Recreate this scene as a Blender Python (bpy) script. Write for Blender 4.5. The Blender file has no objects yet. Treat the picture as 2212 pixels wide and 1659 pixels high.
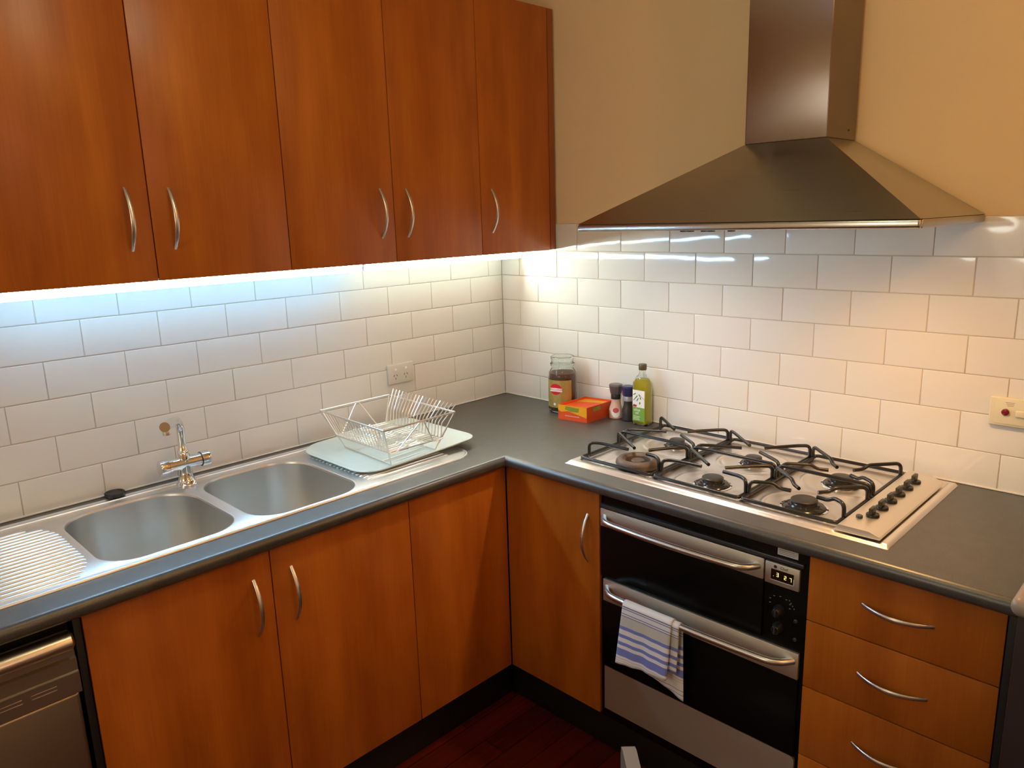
import bpy, bmesh, math, random
from mathutils import Vector, Matrix
from mathutils.geometry import tessellate_polygon
random.seed(7)
R = math.radians
PI = math.pi
COL = bpy.context.scene.collection
SC = bpy.context.scene

# ---------------------------------------------------------------- materials
def nmat(name):
    m = bpy.data.materials.new(name); m.use_nodes = True
    nt = m.node_tree
    return m, nt, nt.nodes['Principled BSDF']
def pset(b, **k):
    names = dict(col='Base Color', rough='Roughness', metal='Metallic', spec='Specular IOR Level', trans='Transmission Weight',
                 ior='IOR', coat='Coat Weight', coatr='Coat Roughness', aniso='Anisotropic', anrot='Anisotropic Rotation',
                 emc='Emission Color', ems='Emission Strength', alpha='Alpha', sheen='Sheen Weight')
    for a, v in k.items():
        if a in ('col', 'emc'): v = (*v, 1)
        b.inputs[names[a]].default_value = v
def node(nt, t, **k):
    n = nt.nodes.new(t)
    for a, v in k.items():
        if a in n.inputs: n.inputs[a].default_value = v
        else: setattr(n, a, v)
    return n
def simple(name, col, rough=.5, metal=0, bump=0, bscale=200, var=0, **k):
    """procedural material: slight noise in colour and roughness, optional bump"""
    m, nt, b = nmat(name); pset(b, col=col, rough=rough, metal=metal, **k)
    tc = node(nt, 'ShaderNodeTexCoord')
    nz = node(nt, 'ShaderNodeTexNoise'); nz.inputs['Scale'].default_value = bscale; nz.inputs['Detail'].default_value = 3
    nt.links.new(tc.outputs['Object'], nz.inputs['Vector'])
    if var:
        mx = node(nt, 'ShaderNodeMix', data_type='RGBA')
        mx.inputs[6].default_value = (*[c * (1 - var) for c in col], 1)
        mx.inputs[7].default_value = (*[min(1, c * (1 + var)) for c in col], 1)
        nt.links.new(nz.outputs['Fac'], mx.inputs[0]); nt.links.new(mx.outputs[2], b.inputs['Base Color'])
    if bump:
        bp = node(nt, 'ShaderNodeBump'); bp.inputs['Strength'].default_value = bump; bp.inputs['Distance'].default_value = .001
        nt.links.new(nz.outputs['Fac'], bp.inputs['Height']); nt.links.new(bp.outputs['Normal'], b.inputs['Normal'])
    return m
def steel(name, col=(.52, .50, .47), rough=.3, stretch=(4, 400, 400), bump=.06, aniso=0, axis='Z', anrot=0, bd=.0004):
    """brushed metal: noise stretched along the brushing direction"""
    m, nt, b = nmat(name); pset(b, col=col, rough=rough, metal=1, aniso=aniso, anrot=anrot)
    tc = node(nt, 'ShaderNodeTexCoord'); mp = node(nt, 'ShaderNodeMapping'); mp.inputs['Scale'].default_value = stretch
    nz = node(nt, 'ShaderNodeTexNoise'); nz.inputs['Scale'].default_value = 1; nz.inputs['Detail'].default_value = 4
    nt.links.new(tc.outputs['Object'], mp.inputs['Vector']); nt.links.new(mp.outputs['Vector'], nz.inputs['Vector'])
    mr = node(nt, 'ShaderNodeMapRange'); mr.inputs['To Min'].default_value = rough * .8; mr.inputs['To Max'].default_value = rough * 1.2
    nt.links.new(nz.outputs['Fac'], mr.inputs['Value']); nt.links.new(mr.outputs['Result'], b.inputs['Roughness'])
    bp = node(nt, 'ShaderNodeBump'); bp.inputs['Strength'].default_value = bump; bp.inputs['Distance'].default_value = bd
    nt.links.new(nz.outputs['Fac'], bp.inputs['Height']); nt.links.new(bp.outputs['Normal'], b.inputs['Normal'])
    if aniso:
        tg = node(nt, 'ShaderNodeTangent', direction_type='RADIAL', axis=axis)
        nt.links.new(tg.outputs['Tangent'], b.inputs['Tangent'])
    return m
def wood(name, c0, c1, rough=.33, spec=.45):
    """veneer with upright, softly mottled figure"""
    m, nt, b = nmat(name); pset(b, rough=rough, spec=spec)
    L = nt.links.new
    tc = node(nt, 'ShaderNodeTexCoord'); oi = node(nt, 'ShaderNodeObjectInfo')
    ad = node(nt, 'ShaderNodeVectorMath', operation='ADD')
    sc = node(nt, 'ShaderNodeVectorMath', operation='SCALE'); sc.inputs['Scale'].default_value = 13
    cx = node(nt, 'ShaderNodeCombineXYZ')
    L(oi.outputs['Random'], cx.inputs[0]); L(oi.outputs['Random'], cx.inputs[2]); L(cx.outputs[0], sc.inputs[0])
    L(tc.outputs['Object'], ad.inputs[0]); L(sc.outputs[0], ad.inputs[1])
    mp = node(nt, 'ShaderNodeMapping'); mp.inputs['Scale'].default_value = (9, 9, .9); L(ad.outputs[0], mp.inputs['Vector'])
    n1 = node(nt, 'ShaderNodeTexNoise'); n1.inputs['Scale'].default_value = 1; n1.inputs['Detail'].default_value = 4; n1.inputs['Distortion'].default_value = .4
    L(mp.outputs[0], n1.inputs['Vector'])
    mp2 = node(nt, 'ShaderNodeMapping'); mp2.inputs['Scale'].default_value = (260, 260, 6); L(ad.outputs[0], mp2.inputs['Vector'])
    n2 = node(nt, 'ShaderNodeTexNoise'); n2.inputs['Scale'].default_value = 1; n2.inputs['Detail'].default_value = 3; L(mp2.outputs[0], n2.inputs['Vector'])
    mp3 = node(nt, 'ShaderNodeMapping'); mp3.inputs['Scale'].default_value = (16, 16, 5); L(ad.outputs[0], mp3.inputs['Vector'])
    n3 = node(nt, 'ShaderNodeTexNoise'); n3.inputs['Scale'].default_value = 1; n3.inputs['Detail'].default_value = 2; L(mp3.outputs[0], n3.inputs['Vector'])
    a1 = node(nt, 'ShaderNodeMath', operation='MULTIPLY_ADD'); a1.inputs[1].default_value = .25; L(n2.outputs['Fac'], a1.inputs[0])
    a2 = node(nt, 'ShaderNodeMath', operation='MULTIPLY_ADD'); a2.inputs[1].default_value = .45; L(n3.outputs['Fac'], a2.inputs[0])
    L(n1.outputs['Fac'], a2.inputs[2]); L(a2.outputs[0], a1.inputs[2])
    mr = node(nt, 'ShaderNodeMapRange'); mr.inputs['From Min'].default_value = .6; mr.inputs['From Max'].default_value = 1.1; L(a1.outputs[0], mr.inputs['Value'])
    mx = node(nt, 'ShaderNodeMix', data_type='RGBA'); mx.inputs[6].default_value = (*c0, 1); mx.inputs[7].default_value = (*c1, 1)
    L(mr.outputs['Result'], mx.inputs[0]); L(mx.outputs[2], b.inputs['Base Color'])
    return m
def glow(name, col, strength):
    m, nt, b = nmat(name); pset(b, col=(.8, .8, .8), emc=col, ems=strength)
    return m

M = {}
M['wood'] = wood('cherry_veneer', (.33, .078, .006), (.52, .148, .015), spec=.38)
M['wood_edge'] = wood('cherry_edge', (.24, .06, .012), (.34, .10, .02))
M['steel_h'] = steel('brushed_steel_horizontal', stretch=(6, 6, 500))
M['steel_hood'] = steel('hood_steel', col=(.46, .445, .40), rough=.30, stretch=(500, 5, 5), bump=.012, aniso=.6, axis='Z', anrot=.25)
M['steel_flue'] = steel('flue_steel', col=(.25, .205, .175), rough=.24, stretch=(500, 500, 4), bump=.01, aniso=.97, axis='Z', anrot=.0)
M['steel_hob'] = steel('hob_steel', col=(.90, .84, .78), rough=.33, stretch=(6, 300, 300))
M['steel_panel'] = steel('hob_panel_steel', col=(.84, .78, .70), rough=.42, stretch=(6, 400, 400))
M['steel_sink'] = steel('sink_steel', col=(.84, .85, .86), rough=.33, stretch=(8, 200, 200), bump=.1)
M['steel_bowl'] = steel('bowl_steel', col=(.72, .71, .68), rough=.35, stretch=(60, 60, 8), bump=.05)
M['steel_oven'] = steel('oven_steel', col=(.74, .71, .62), rough=.5, stretch=(400, 5, 400))
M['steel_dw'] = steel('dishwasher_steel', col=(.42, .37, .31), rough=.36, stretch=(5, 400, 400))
M['satin'] = simple('satin_nickel', (.72, .68, .64), .32, 1, bump=.02)
M['chrome'] = simple('chrome', (.80, .81, .83), .05, 1)
M['wire'] = simple('rack_wire', (.85, .84, .80), .34, 1)
M['iron'] = simple('black_enamel', (.009, .008, .008), .3, bump=.05)
M['burner_black'] = simple('burner_enamel', (.02, .018, .017), .18, bump=.03)
M['burner_cap'] = simple('burner_cap', (.030, .026, .024), .4, var=.2, bscale=80)
M['cast'] = simple('scorched_cast_iron', (.12, .085, .065), .55, .3, bump=.4, bscale=260, var=.35)
M['glass_black'] = simple('oven_black_glass', (.004, .004, .004), .22, spec=.14)
M['black'] = simple('black_melamine', (.008, .008, .009), .4)
M['kick'] = simple('kickboard_black', (.006, .006, .006), .45)
M['dark_plastic'] = simple('dark_plastic', (.014, .014, .014), .3)
M['grey_strip'] = simple('grey_strip', (.08, .085, .09), .3, .6)
M['knob'] = simple('knob_black', (.012, .012, .011), .3)
M['knob_olive'] = simple('knob_blade', (.035, .034, .022), .35)
M['rubber'] = simple('rubber', (.012, .013, .015), .4)
M['white_plastic'] = simple('white_plastic', (.66, .64, .58), .3)
M['cream_plastic'] = simple('cream_plastic', (.72, .66, .48), .35)
M['red_button'] = simple('red_button', (.18, .004, .012), .25)
M['slot'] = simple('slot_dark', (.05, .04, .03), .6)
M['mat'] = simple('pale_tray_plastic', (.60, .66, .60), .45, bump=.15, bscale=60, var=.04)
M['grout'] = simple('grout', (.55, .49, .41), .8, bump=.2, var=.08, bscale=60)
M['silicone'] = simple('silicone', (.72, .70, .64), .35)
M['sticker'] = simple('white_sticker', (.72, .70, .70), .5)
M['print_grey'] = simple('print_grey', (.25, .25, .25), .5)
M['print_dark'] = simple('print_dark', (.03, .03, .03), .5)
M['led_digit'] = glow('clock_digits', (.9, .85, .12), 1.0)
M['display'] = simple('clock_display', (.02, .006, .003), .15)
M['gold'] = simple('gold_label', (.50, .38, .12), .35, .5, var=.2, bscale=40)
M['red_label'] = simple('red_label', (.62, .01, .03), .4)
M['white_print'] = simple('white_print', (.85, .84, .82), .5)
M['pink_print'] = simple('pink_print', (.85, .45, .42), .5)
M['orange_card'] = simple('orange_red_card', (.72, .085, .012), .35, var=.2, bscale=22)
M['orange_side'] = simple('dark_orange_card', (.50, .06, .01), .38, var=.2, bscale=22)
M['yellow_card'] = simple('yellow_card', (.80, .38, .01), .38, var=.15, bscale=30)
M['green_print'] = simple('green_print', (.23, .27, .02), .45, var=.25, bscale=60)
M['green_label'] = simple('green_label', (.17, .36, .05), .45)
M['leaf'] = simple('olive_leaf_print', (.07, .15, .03), .5)
M['red_print'] = simple('red_print', (.45, .03, .02), .5)
M['cap_olive'] = simple('bottle_cap', (.085, .065, .03), .4)
M['grind_grey'] = simple('grinder_cap_grey', (.14, .12, .13), .28, .3)
M['grind_blue'] = simple('grinder_cap_blue', (.025, .022, .10), .25)
M['salt'] = simple('pink_salt', (.62, .42, .34), .3, var=.25, bscale=500)
M['pepper'] = simple('peppercorns', (.035, .03, .028), .2, bump=.8, bscale=320, var=.9)
M['coffee'] = simple('coffee_granules', (.11, .035, .012), .5, bump=1, bscale=400, var=.5)
M['lav'] = simple('silver_collar', (.45, .42, .52), .3, .4)
M['grey_lid'] = simple('brown_grey_top', (.30, .24, .20), .38, var=.06)
M['purple_dark'] = simple('dark_door', (.028, .017, .018), .3)
M['chair'] = simple('grey_chair_paint', (.16, .14, .12), .45)

def mk_tile():
    m, nt, b = nmat('white_gloss_tile'); pset(b, col=(.76, .745, .715), rough=.07, spec=.5)
    tc = node(nt, 'ShaderNodeTexCoord')
    nz = node(nt, 'ShaderNodeTexNoise'); nz.inputs['Scale'].default_value = 14; nz.inputs['Detail'].default_value = 1
    nt.links.new(tc.outputs['Object'], nz.inputs['Vector'])
    bp = node(nt, 'ShaderNodeBump'); bp.inputs['Strength'].default_value = .25; bp.inputs['Distance'].default_value = .002
    nt.links.new(nz.outputs['Fac'], bp.inputs['Height']); nt.links.new(bp.outputs['Normal'], b.inputs['Normal'])
    return m
M['tile'] = mk_tile()
def mk_paint(name, col):
    m, nt, b = nmat(name); pset(b, rough=.7, spec=.25)
    tc = node(nt, 'ShaderNodeTexCoord')
    nz = node(nt, 'ShaderNodeTexNoise'); nz.inputs['Scale'].default_value = 3; nz.inputs['Detail'].default_value = 4
    mx = node(nt, 'ShaderNodeMix', data_type='RGBA'); mx.inputs[6].default_value = (*[c * .96 for c in col], 1); mx.inputs[7].default_value = (*[c * 1.04 for c in col], 1)
    nt.links.new(tc.outputs['Object'], nz.inputs['Vector']); nt.links.new(nz.outputs['Fac'], mx.inputs[0]); nt.links.new(mx.outputs[2], b.inputs['Base Color'])
    n2 = node(nt, 'ShaderNodeTexNoise'); n2.inputs['Scale'].default_value = 180; nt.links.new(tc.outputs['Object'], n2.inputs['Vector'])
    bp = node(nt, 'ShaderNodeBump'); bp.inputs['Strength'].default_value = .08; bp.inputs['Distance'].default_value = .001
    nt.links.new(n2.outputs['Fac'], bp.inputs['Height']); nt.links.new(bp.outputs['Normal'], b.inputs['Normal'])
    return m
M['paint'] = mk_paint('cream_wall_paint', (.80, .61, .37))
M['ceiling'] = mk_paint('white_ceiling_paint', (.72, .68, .6))
def mk_bench():
    m, nt, b = nmat('charcoal_laminate'); pset(b, rough=.37, spec=1.0)
    L = nt.links.new
    tc = node(nt, 'ShaderNodeTexCoord')
    a = node(nt, 'ShaderNodeTexNoise'); a.inputs['Scale'].default_value = 420; a.inputs['Detail'].default_value = 2
    c = node(nt, 'ShaderNodeTexNoise'); c.inputs['Scale'].default_value = 26; c.inputs['Detail'].default_value = 4
    L(tc.outputs['Object'], a.inputs['Vector']); L(tc.outputs['Object'], c.inputs['Vector'])
    s = node(nt, 'ShaderNodeMath', operation='MULTIPLY_ADD'); s.inputs[1].default_value = .5; L(c.outputs['Fac'], s.inputs[0]); L(a.outputs['Fac'], s.inputs[2])
    mr = node(nt, 'ShaderNodeMapRange'); mr.inputs['From Min'].default_value = .5; mr.inputs['From Max'].default_value = 1; L(s.outputs[0], mr.inputs['Value'])
    mx = node(nt, 'ShaderNodeMix', data_type='RGBA'); mx.inputs[6].default_value = (.034, .032, .030, 1); mx.inputs[7].default_value = (.078, .073, .067, 1)
    L(mr.outputs['Result'], mx.inputs[0]); L(mx.outputs[2], b.inputs['Base Color'])
    bp = node(nt, 'ShaderNodeBump'); bp.inputs['Strength'].default_value = .12; bp.inputs['Distance'].default_value = .0006
    L(a.outputs['Fac'], bp.inputs['Height']); L(bp.outputs['Normal'], b.inputs['Normal'])
    return m
M['bench'] = mk_bench()
def mk_floor():
    m, nt, b = nmat('red_jarrah_boards'); pset(b, rough=.25, spec=.5)
    L = nt.links.new
    tc = node(nt, 'ShaderNodeTexCoord')
    br = node(nt, 'ShaderNodeTexBrick'); br.offset = .37
    br.inputs['Color1'].default_value = (.13, .012, .007, 1); br.inputs['Color2'].default_value = (.07, .008, .005, 1); br.inputs['Mortar'].default_value = (.01, .002, .002, 1)
    br.inputs['Scale'].default_value = 1; br.inputs['Brick Width'].default_value = 1.3; br.inputs['Row Height'].default_value = .085; br.inputs['Mortar Size'].default_value = .0012
    L(tc.outputs['Object'], br.inputs['Vector'])
    mp = node(nt, 'ShaderNodeMapping'); mp.inputs['Scale'].default_value = (2, 60, 1); L(tc.outputs['Object'], mp.inputs[0])
    nz = node(nt, 'ShaderNodeTexNoise'); nz.inputs['Scale'].default_value = 1; L(mp.outputs[0], nz.inputs['Vector'])
    mx = node(nt, 'ShaderNodeMix', data_type='RGBA', blend_type='MULTIPLY'); mx.inputs[0].default_value = .6
    L(br.outputs['Color'], mx.inputs[6]); L(nz.outputs['Fac'], mx.inputs[7]); L(mx.outputs[2], b.inputs['Base Color'])
    return m
M['floor'] = mk_floor()
def glass(name, col=(1, 1, 1), rough=.01, ior=1.45, trans=1):
    m, nt, b = nmat(name); pset(b, col=col, rough=rough, trans=trans, ior=ior)
    return m
M['glass'] = glass('clear_glass', (.93, .97, .94), ior=1.35)
M['oil'] = glass('olive_oil', (.86, .70, .01), rough=.08, ior=1.15, trans=.66)
M['lens'] = glass('hood_lamp_lens', (1, .9, .7), .2)
def mk_towel():
    m, nt, b = nmat('striped_tea_towel'); pset(b, rough=.9, spec=.1, sheen=.3)
    L = nt.links.new
    uv = node(nt, 'ShaderNodeUVMap'); uv.uv_map = 'UVMap'
    sp = node(nt, 'ShaderNodeSeparateXYZ'); L(uv.outputs[0], sp.inputs[0])
    cr = node(nt, 'ShaderNodeValToRGB'); cr.color_ramp.interpolation = 'CONSTANT'
    W = (.84, .83, .88); B = (.20, .25, .66); T = (.24, .25, .42); G = (.62, .61, .58)
    # v = distance down from the bar / 0.24
    st = [(0, W), (.075, T), (.09, W), (.105, T), (.115, W), (.165, T), (.178, W), (.195, T), (.205, G), (.33, B), (.375, W), (.435, B), (.48, W), (.535, B), (.575, W), (.62, B), (.715, W), (.745, G), (.755, W), (.775, G), (.783, W), (.88, T), (.89, W), (.93, T), (.94, W)]
    el = cr.color_ramp.elements
    el[0].position = 0; el[0].color = (*st[0][1], 1); el[1].position = st[1][0]; el[1].color = (*st[1][1], 1)
    for p, c in st[2:]:
        e = el.new(p); e.color = (*c, 1)
    L(sp.outputs[1], cr.inputs[0]); L(cr.outputs[0], b.inputs['Base Color'])
    ck = node(nt, 'ShaderNodeTexNoise'); ck.inputs['Scale'].default_value = 900
    tc = node(nt, 'ShaderNodeTexCoord'); L(tc.outputs['Object'], ck.inputs['Vector'])
    bp = node(nt, 'ShaderNodeBump'); bp.inputs['Strength'].default_value = .3; bp.inputs['Distance'].default_value = .001
    L(ck.outputs['Fac'], bp.inputs['Height']); L(bp.outputs['Normal'], b.inputs['Normal'])
    return m
M['towel'] = mk_towel()

# ---------------------------------------------------------------- mesh helpers
class MB:
    def __init__(s): s.v = []; s.f = []; s.uv = None
    def add(s, vs, fs):
        o = len(s.v); s.v += [Vector(v) for v in vs]; s.f += [tuple(o + i for i in f) for f in fs]; return s
    def addbm(s, bm):
        bm.verts.index_update()
        s.add([v.co.copy() for v in bm.verts], [[v.index for v in f.verts] for f in bm.faces]); bm.free(); return s
    def box(s, x0, x1, y0, y1, z0, z1, bev=0, seg=2):
        x0, x1 = min(x0, x1), max(x0, x1); y0, y1 = min(y0, y1), max(y0, y1); z0, z1 = min(z0, z1), max(z0, z1)
        bm = bmesh.new(); bmesh.ops.create_cube(bm, size=1)
        for v in bm.verts:
            v.co = Vector(((x0 + x1) / 2 + v.co.x * (x1 - x0), (y0 + y1) / 2 + v.co.y * (y1 - y0), (z0 + z1) / 2 + v.co.z * (z1 - z0)))
        if bev:
            bmesh.ops.bevel(bm, geom=list(bm.edges), offset=bev, segments=seg, profile=.5, affect='EDGES')
        return s.addbm(bm)
    def tube(s, pts, r, seg=8, closed=False, flat=None, up=None):
        """r: radius or list; flat: (rx, ry) multipliers, rx along 'up' cross tangent"""
        P = [Vector(p) for p in pts]; n = len(P)
        rs = r if isinstance(r, (list, tuple)) else [r] * n
        T = []
        for i in range(n):
            if closed: t = P[(i + 1) % n] - P[i - 1]
            else: t = P[min(i + 1, n - 1)] - P[max(i - 1, 0)]
            T.append(t.normalized())
        u = Vector(up) if up else (Vector((0, 0, 1)) if abs(T[0].z) < .9 else Vector((1, 0, 0)))
        N = (u - T[0] * u.dot(T[0])).normalized(); vs = []; fs = []
        fx, fy = flat or (1, 1)
        for i in range(n):
            if up: N = (Vector(up) - T[i] * Vector(up).dot(T[i])).normalized()
            else: N = (N - T[i] * N.dot(T[i])).normalized()
            B = T[i].cross(N)
            for k in range(seg):
                a = 2 * PI * k / seg
                vs.append(P[i] + N * math.cos(a) * rs[i] * fx + B * math.sin(a) * rs[i] * fy)
        m = n if closed else n - 1
        for i in range(m):
            j = (i + 1) % n
            for k in range(seg):
                l = (k + 1) % seg
                fs.append((i * seg + k, i * seg + l, j * seg + l, j * seg + k))
        if not closed:
            fs.append(tuple(reversed(range(seg)))); fs.append(tuple((n - 1) * seg + k for k in range(seg)))
        return s.add(vs, fs)
    def lathe(s, prof, c=(0, 0, 0), seg=32, ax='z', cap0=True, cap1=True):
        """prof: list of (r, h)"""
        vs = []; fs = []; n = len(prof)
        for r, h in prof:
            for k in range(seg):
                a = 2 * PI * k / seg; x, y = r * math.cos(a), r * math.sin(a)
                p = {'z': (x, y, h), 'x': (h, x, y), 'y': (y, h, x)}[ax]
                vs.append((c[0] + p[0], c[1] + p[1], c[2] + p[2]))
        for i in range(n - 1):
            for k in range(seg):
                l = (k + 1) % seg
                fs.append((i * seg + k, i * seg + l, (i + 1) * seg + l, (i + 1) * seg + k))
        if cap0: fs.append(tuple(reversed(range(seg))))
        if cap1: fs.append(tuple((n - 1) * seg + k for k in range(seg)))
        return s.add(vs, fs)
    def loft(s, loops, cap0=True, cap1=True):
        n = len(loops[0]); vs = [p for l in loops for p in l]; fs = []
        for i in range(len(loops) - 1):
            for k in range(n):
                l = (k + 1) % n
                fs.append((i * n + k, i * n + l, (i + 1) * n + l, (i + 1) * n + k))
        if cap0: fs.append(tuple(reversed(range(n))))
        if cap1: fs.append(tuple((len(loops) - 1) * n + k for k in range(n)))
        return s.add(vs, fs)
    def fill(s, loops):
        """planar region: first loop outside, the others holes (3-D points)"""
        tri = tessellate_polygon([[Vector(p) for p in l] for l in loops])
        vs = [p for l in loops for p in l]
        return s.add(vs, [tuple(t) for t in tri])
    def grid(s, nx, ny, fn):
        vs = [fn(i / (nx - 1), j / (ny - 1)) for j in range(ny) for i in range(nx)]
        return s.add(vs, [(j * nx + i, j * nx + i + 1, (j + 1) * nx + i + 1, (j + 1) * nx + i) for j in range(ny - 1) for i in range(nx - 1)])
    def xf(s, mt):
        s.v = [mt @ v for v in s.v]; return s
def origin_of(p):
    o = Vector((0, 0, 0))
    while p is not None: o += p.location; p = p.parent
    return o
def build(name, mb, mat, parent=None, origin=None, smooth=True, angle=38, weld=True, recalc=True):
    o_par = origin_of(parent)
    me = bpy.data.meshes.new(name)
    if mb.v:
        lo = Vector([min(v[i] for v in mb.v) for i in range(3)]); hi = Vector([max(v[i] for v in mb.v) for i in range(3)])
    org = Vector(origin) if origin is not None else Vector(((lo.x + hi.x) / 2, (lo.y + hi.y) / 2, lo.z))
    me.from_pydata([v - org for v in mb.v], [], mb.f)
    bm = bmesh.new(); bm.from_mesh(me)
    if weld: bmesh.ops.remove_doubles(bm, verts=bm.verts, dist=1e-6)
    if recalc: bmesh.ops.recalc_face_normals(bm, faces=bm.faces)
    bm.to_mesh(me); bm.free()
    if smooth:
        me.polygons.foreach_set('use_smooth', [True] * len(me.polygons)); me.set_sharp_from_angle(angle=R(angle))
    me.materials.append(mat)
    o = bpy.data.objects.new(name, me); COL.objects.link(o)
    o.location = org - o_par
    if parent: o.parent = parent
    return o
def tag(o, label=None, cat=None, group=None, kind=None):
    if label: o['label'] = label
    if cat: o['category'] = cat
    if group: o['group'] = group
    if kind: o['kind'] = kind
    return o
def thing(name, loc, label, cat, group=None):
    o = bpy.data.objects.new(name, None); COL.objects.link(o); o.location = loc; o.empty_display_size = .05
    return tag(o, label, cat, group)
def struct(name, mb, mat, parent=None, **k):
    o = build(name, mb, mat, parent, **k)
    if not parent: o['kind'] = 'structure'
    return o
# a = distance along the run from the corner, d = distance out from the wall, z = height
def P3(run, a, d, z): return Vector((-a, -d, z)) if run == 'L' else Vector((-d, -a, z))
def rbox(mb, run, a0, a1, d0, d1, z0, z1, bev=0, seg=2):
    p, q = P3(run, a0, d0, z0), P3(run, a1, d1, z1)
    return mb.box(p.x, q.x, p.y, q.y, p.z, q.z, bev, seg)
def rrect(x0, x1, y0, y1, rad, n=8):
    """rounded rectangle, corner radii (x0y0, x1y0, x1y1, x0y1)"""
    if not isinstance(rad, (list, tuple)): rad = [rad] * 4
    out = []
    for (cx, cy, a0), r in zip(((x0, y0, PI), (x1, y0, 1.5 * PI), (x1, y1, 0), (x0, y1, .5 * PI)), rad):
        mx = cx + r if cx == x0 else cx - r; my = cy + r if cy == y0 else cy - r
        for k in range(n + 1):
            a = a0 + k / n * PI / 2; out.append((mx + r * math.cos(a), my + r * math.sin(a)))
    return out
def bez(p0, p1, p2, n=8):
    p0, p1, p2 = Vector(p0), Vector(p1), Vector(p2)
    return [(1 - t) ** 2 * p0 + 2 * t * (1 - t) * p1 + t * t * p2 for t in [i / n for i in range(n + 1)]]
def rounded_path(pts, rad, n=5):
    P = [Vector(p) for p in pts]; out = [P[0]]
    for i in range(1, len(P) - 1):
        a = P[i - 1] - P[i]; b = P[i + 1] - P[i]; r = min(rad, a.length * .45, b.length * .45)
        out += bez(P[i] + a.normalized() * r, P[i], P[i] + b.normalized() * r, n)
    return out + [P[-1]]
def text_mb(txt, size, extrude=.0002):
    cu = bpy.data.curves.new('t', 'FONT'); cu.body = txt; cu.size = size; cu.extrude = extrude; cu.align_x = 'CENTER'; cu.align_y = 'CENTER'; cu.resolution_u = 3
    ob = bpy.data.objects.new('t', cu); COL.objects.link(ob)
    dg = bpy.context.evaluated_depsgraph_get(); me = bpy.data.meshes.new_from_object(ob.evaluated_get(dg))
    mb = MB().add([v.co.copy() for v in me.vertices], [tuple(p.vertices) for p in me.polygons])
    bpy.data.objects.remove(ob); bpy.data.curves.remove(cu); bpy.data.meshes.remove(me)
    return mb
def frame_mat(o, right, up):
    right, up = Vector(right).normalized(), Vector(up).normalized(); n = right.cross(up)
    return Matrix(((right.x, up.x, n.x, o[0]), (right.y, up.y, n.y, o[1]), (right.z, up.z, n.z, o[2]), (0, 0, 0, 1)))
def bow_handle(parent, run, a0, z0, a1, z1, d, sag=.03, w=.0055):
    """arched bow pull screwed to a front at depth d"""
    pts = []; rs = []; n = 18
    for i in range(n + 1):
        t = i / n; s = 1 - (2 * t - 1) ** 2
        pts.append(P3(run, a0 + (a1 - a0) * t, d - .001 + sag * s, z0 + (z1 - z0) * t)); rs.append(w * (.72 + .28 * s))
    out = P3(run, 0, 1, 0)
    mb = MB().tube(pts, rs, 14, flat=(.55, 1.0), up=out)
    return build('handle', mb, M['satin'], parent)

# ---------------------------------------------------------------- room shell
XL, YF, ZC = -4.2, -4.4, 2.75
struct('floor', MB().box(XL - .1, .1, YF - .1, .1, -.05, 0), M['floor'])
struct('ceiling', MB().box(XL - .1, .1, YF - .1, .1, ZC, ZC + .05), M['ceiling'])
wl = struct('wall_left', MB().box(XL - .1, .1, 0, .1, 0, ZC), M['paint'])
wr = struct('wall_right', MB().box(0, .1, YF - .1, 0, 0, ZC), M['paint'])
struct('wall_rear', MB().box(XL - .1, .1, YF - .1, YF, 0, ZC), M['paint'])
struct('wall_side', MB().box(XL - .1, XL, YF, 0, 0, ZC), M['paint'])
TW, TH, TZ = .202, .10084, .99770
def tiles(run, a_off, amax, rows, parent):
    mb = MB(); g = .0011
    for k in range(rows):
        z0 = max(TZ + (k - 1) * TH, .9015); z1 = TZ + k * TH
        off = a_off if k % 2 == 1 else a_off - TW / 2
        i = -1
        while True:
            a0 = off + TW * i; a1 = a0 + TW; i += 1
            if a1 < .02: continue
            if a0 > amax: break
            a0 = max(a0, .0075); a1 = min(a1, amax)
            bm = bmesh.new(); bmesh.ops.create_cube(bm, size=1)
            p = P3(run, a0 + g, 0, z0 + g); q = P3(run, a1 - g, .0072, z1 - g)
            c = (p + q) / 2; dm = q - p
            for v in bm.verts: v.co = Vector([c[j] + v.co[j] * abs(dm[j]) for j in range(3)])
            fr = [e for e in bm.edges if all(abs(abs(v.co.y if run == 'L' else v.co.x) - .0072) < 1e-5 for v in e.verts)]
            bmesh.ops.bevel(bm, geom=fr, offset=.0020, segments=3, profile=.6, affect='EDGES')
            ta, tz = random.gauss(0, .0022), random.gauss(0, .0022)
            for v in bm.verts:
                if run == 'L' and v.co.y < -.003: v.co.y += (v.co.x - c.x) * ta + (v.co.z - c.z) * tz
                if run == 'R' and v.co.x < -.003: v.co.x += (v.co.y - c.y) * ta + (v.co.z - c.z) * tz
            mb.addbm(bm)
    build('splashback_tiles', mb, M['tile'], parent, weld=False, angle=50)
    gr = MB(); rbox(gr, run, 0, amax, .0004, .0055, .9, TZ + (rows - 1) * TH)
    build('grout', gr, M['grout'], parent)
    sl = MB(); rbox(sl, run, .006, amax, .0045, .0105, .9003, .9045, .0015)
    build('silicone_bead', sl, M['silicone'], parent)
tiles('L', .0825, 2.9, 6, wl)
tiles('R', .1086, 2.9, 7, wr)

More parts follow.
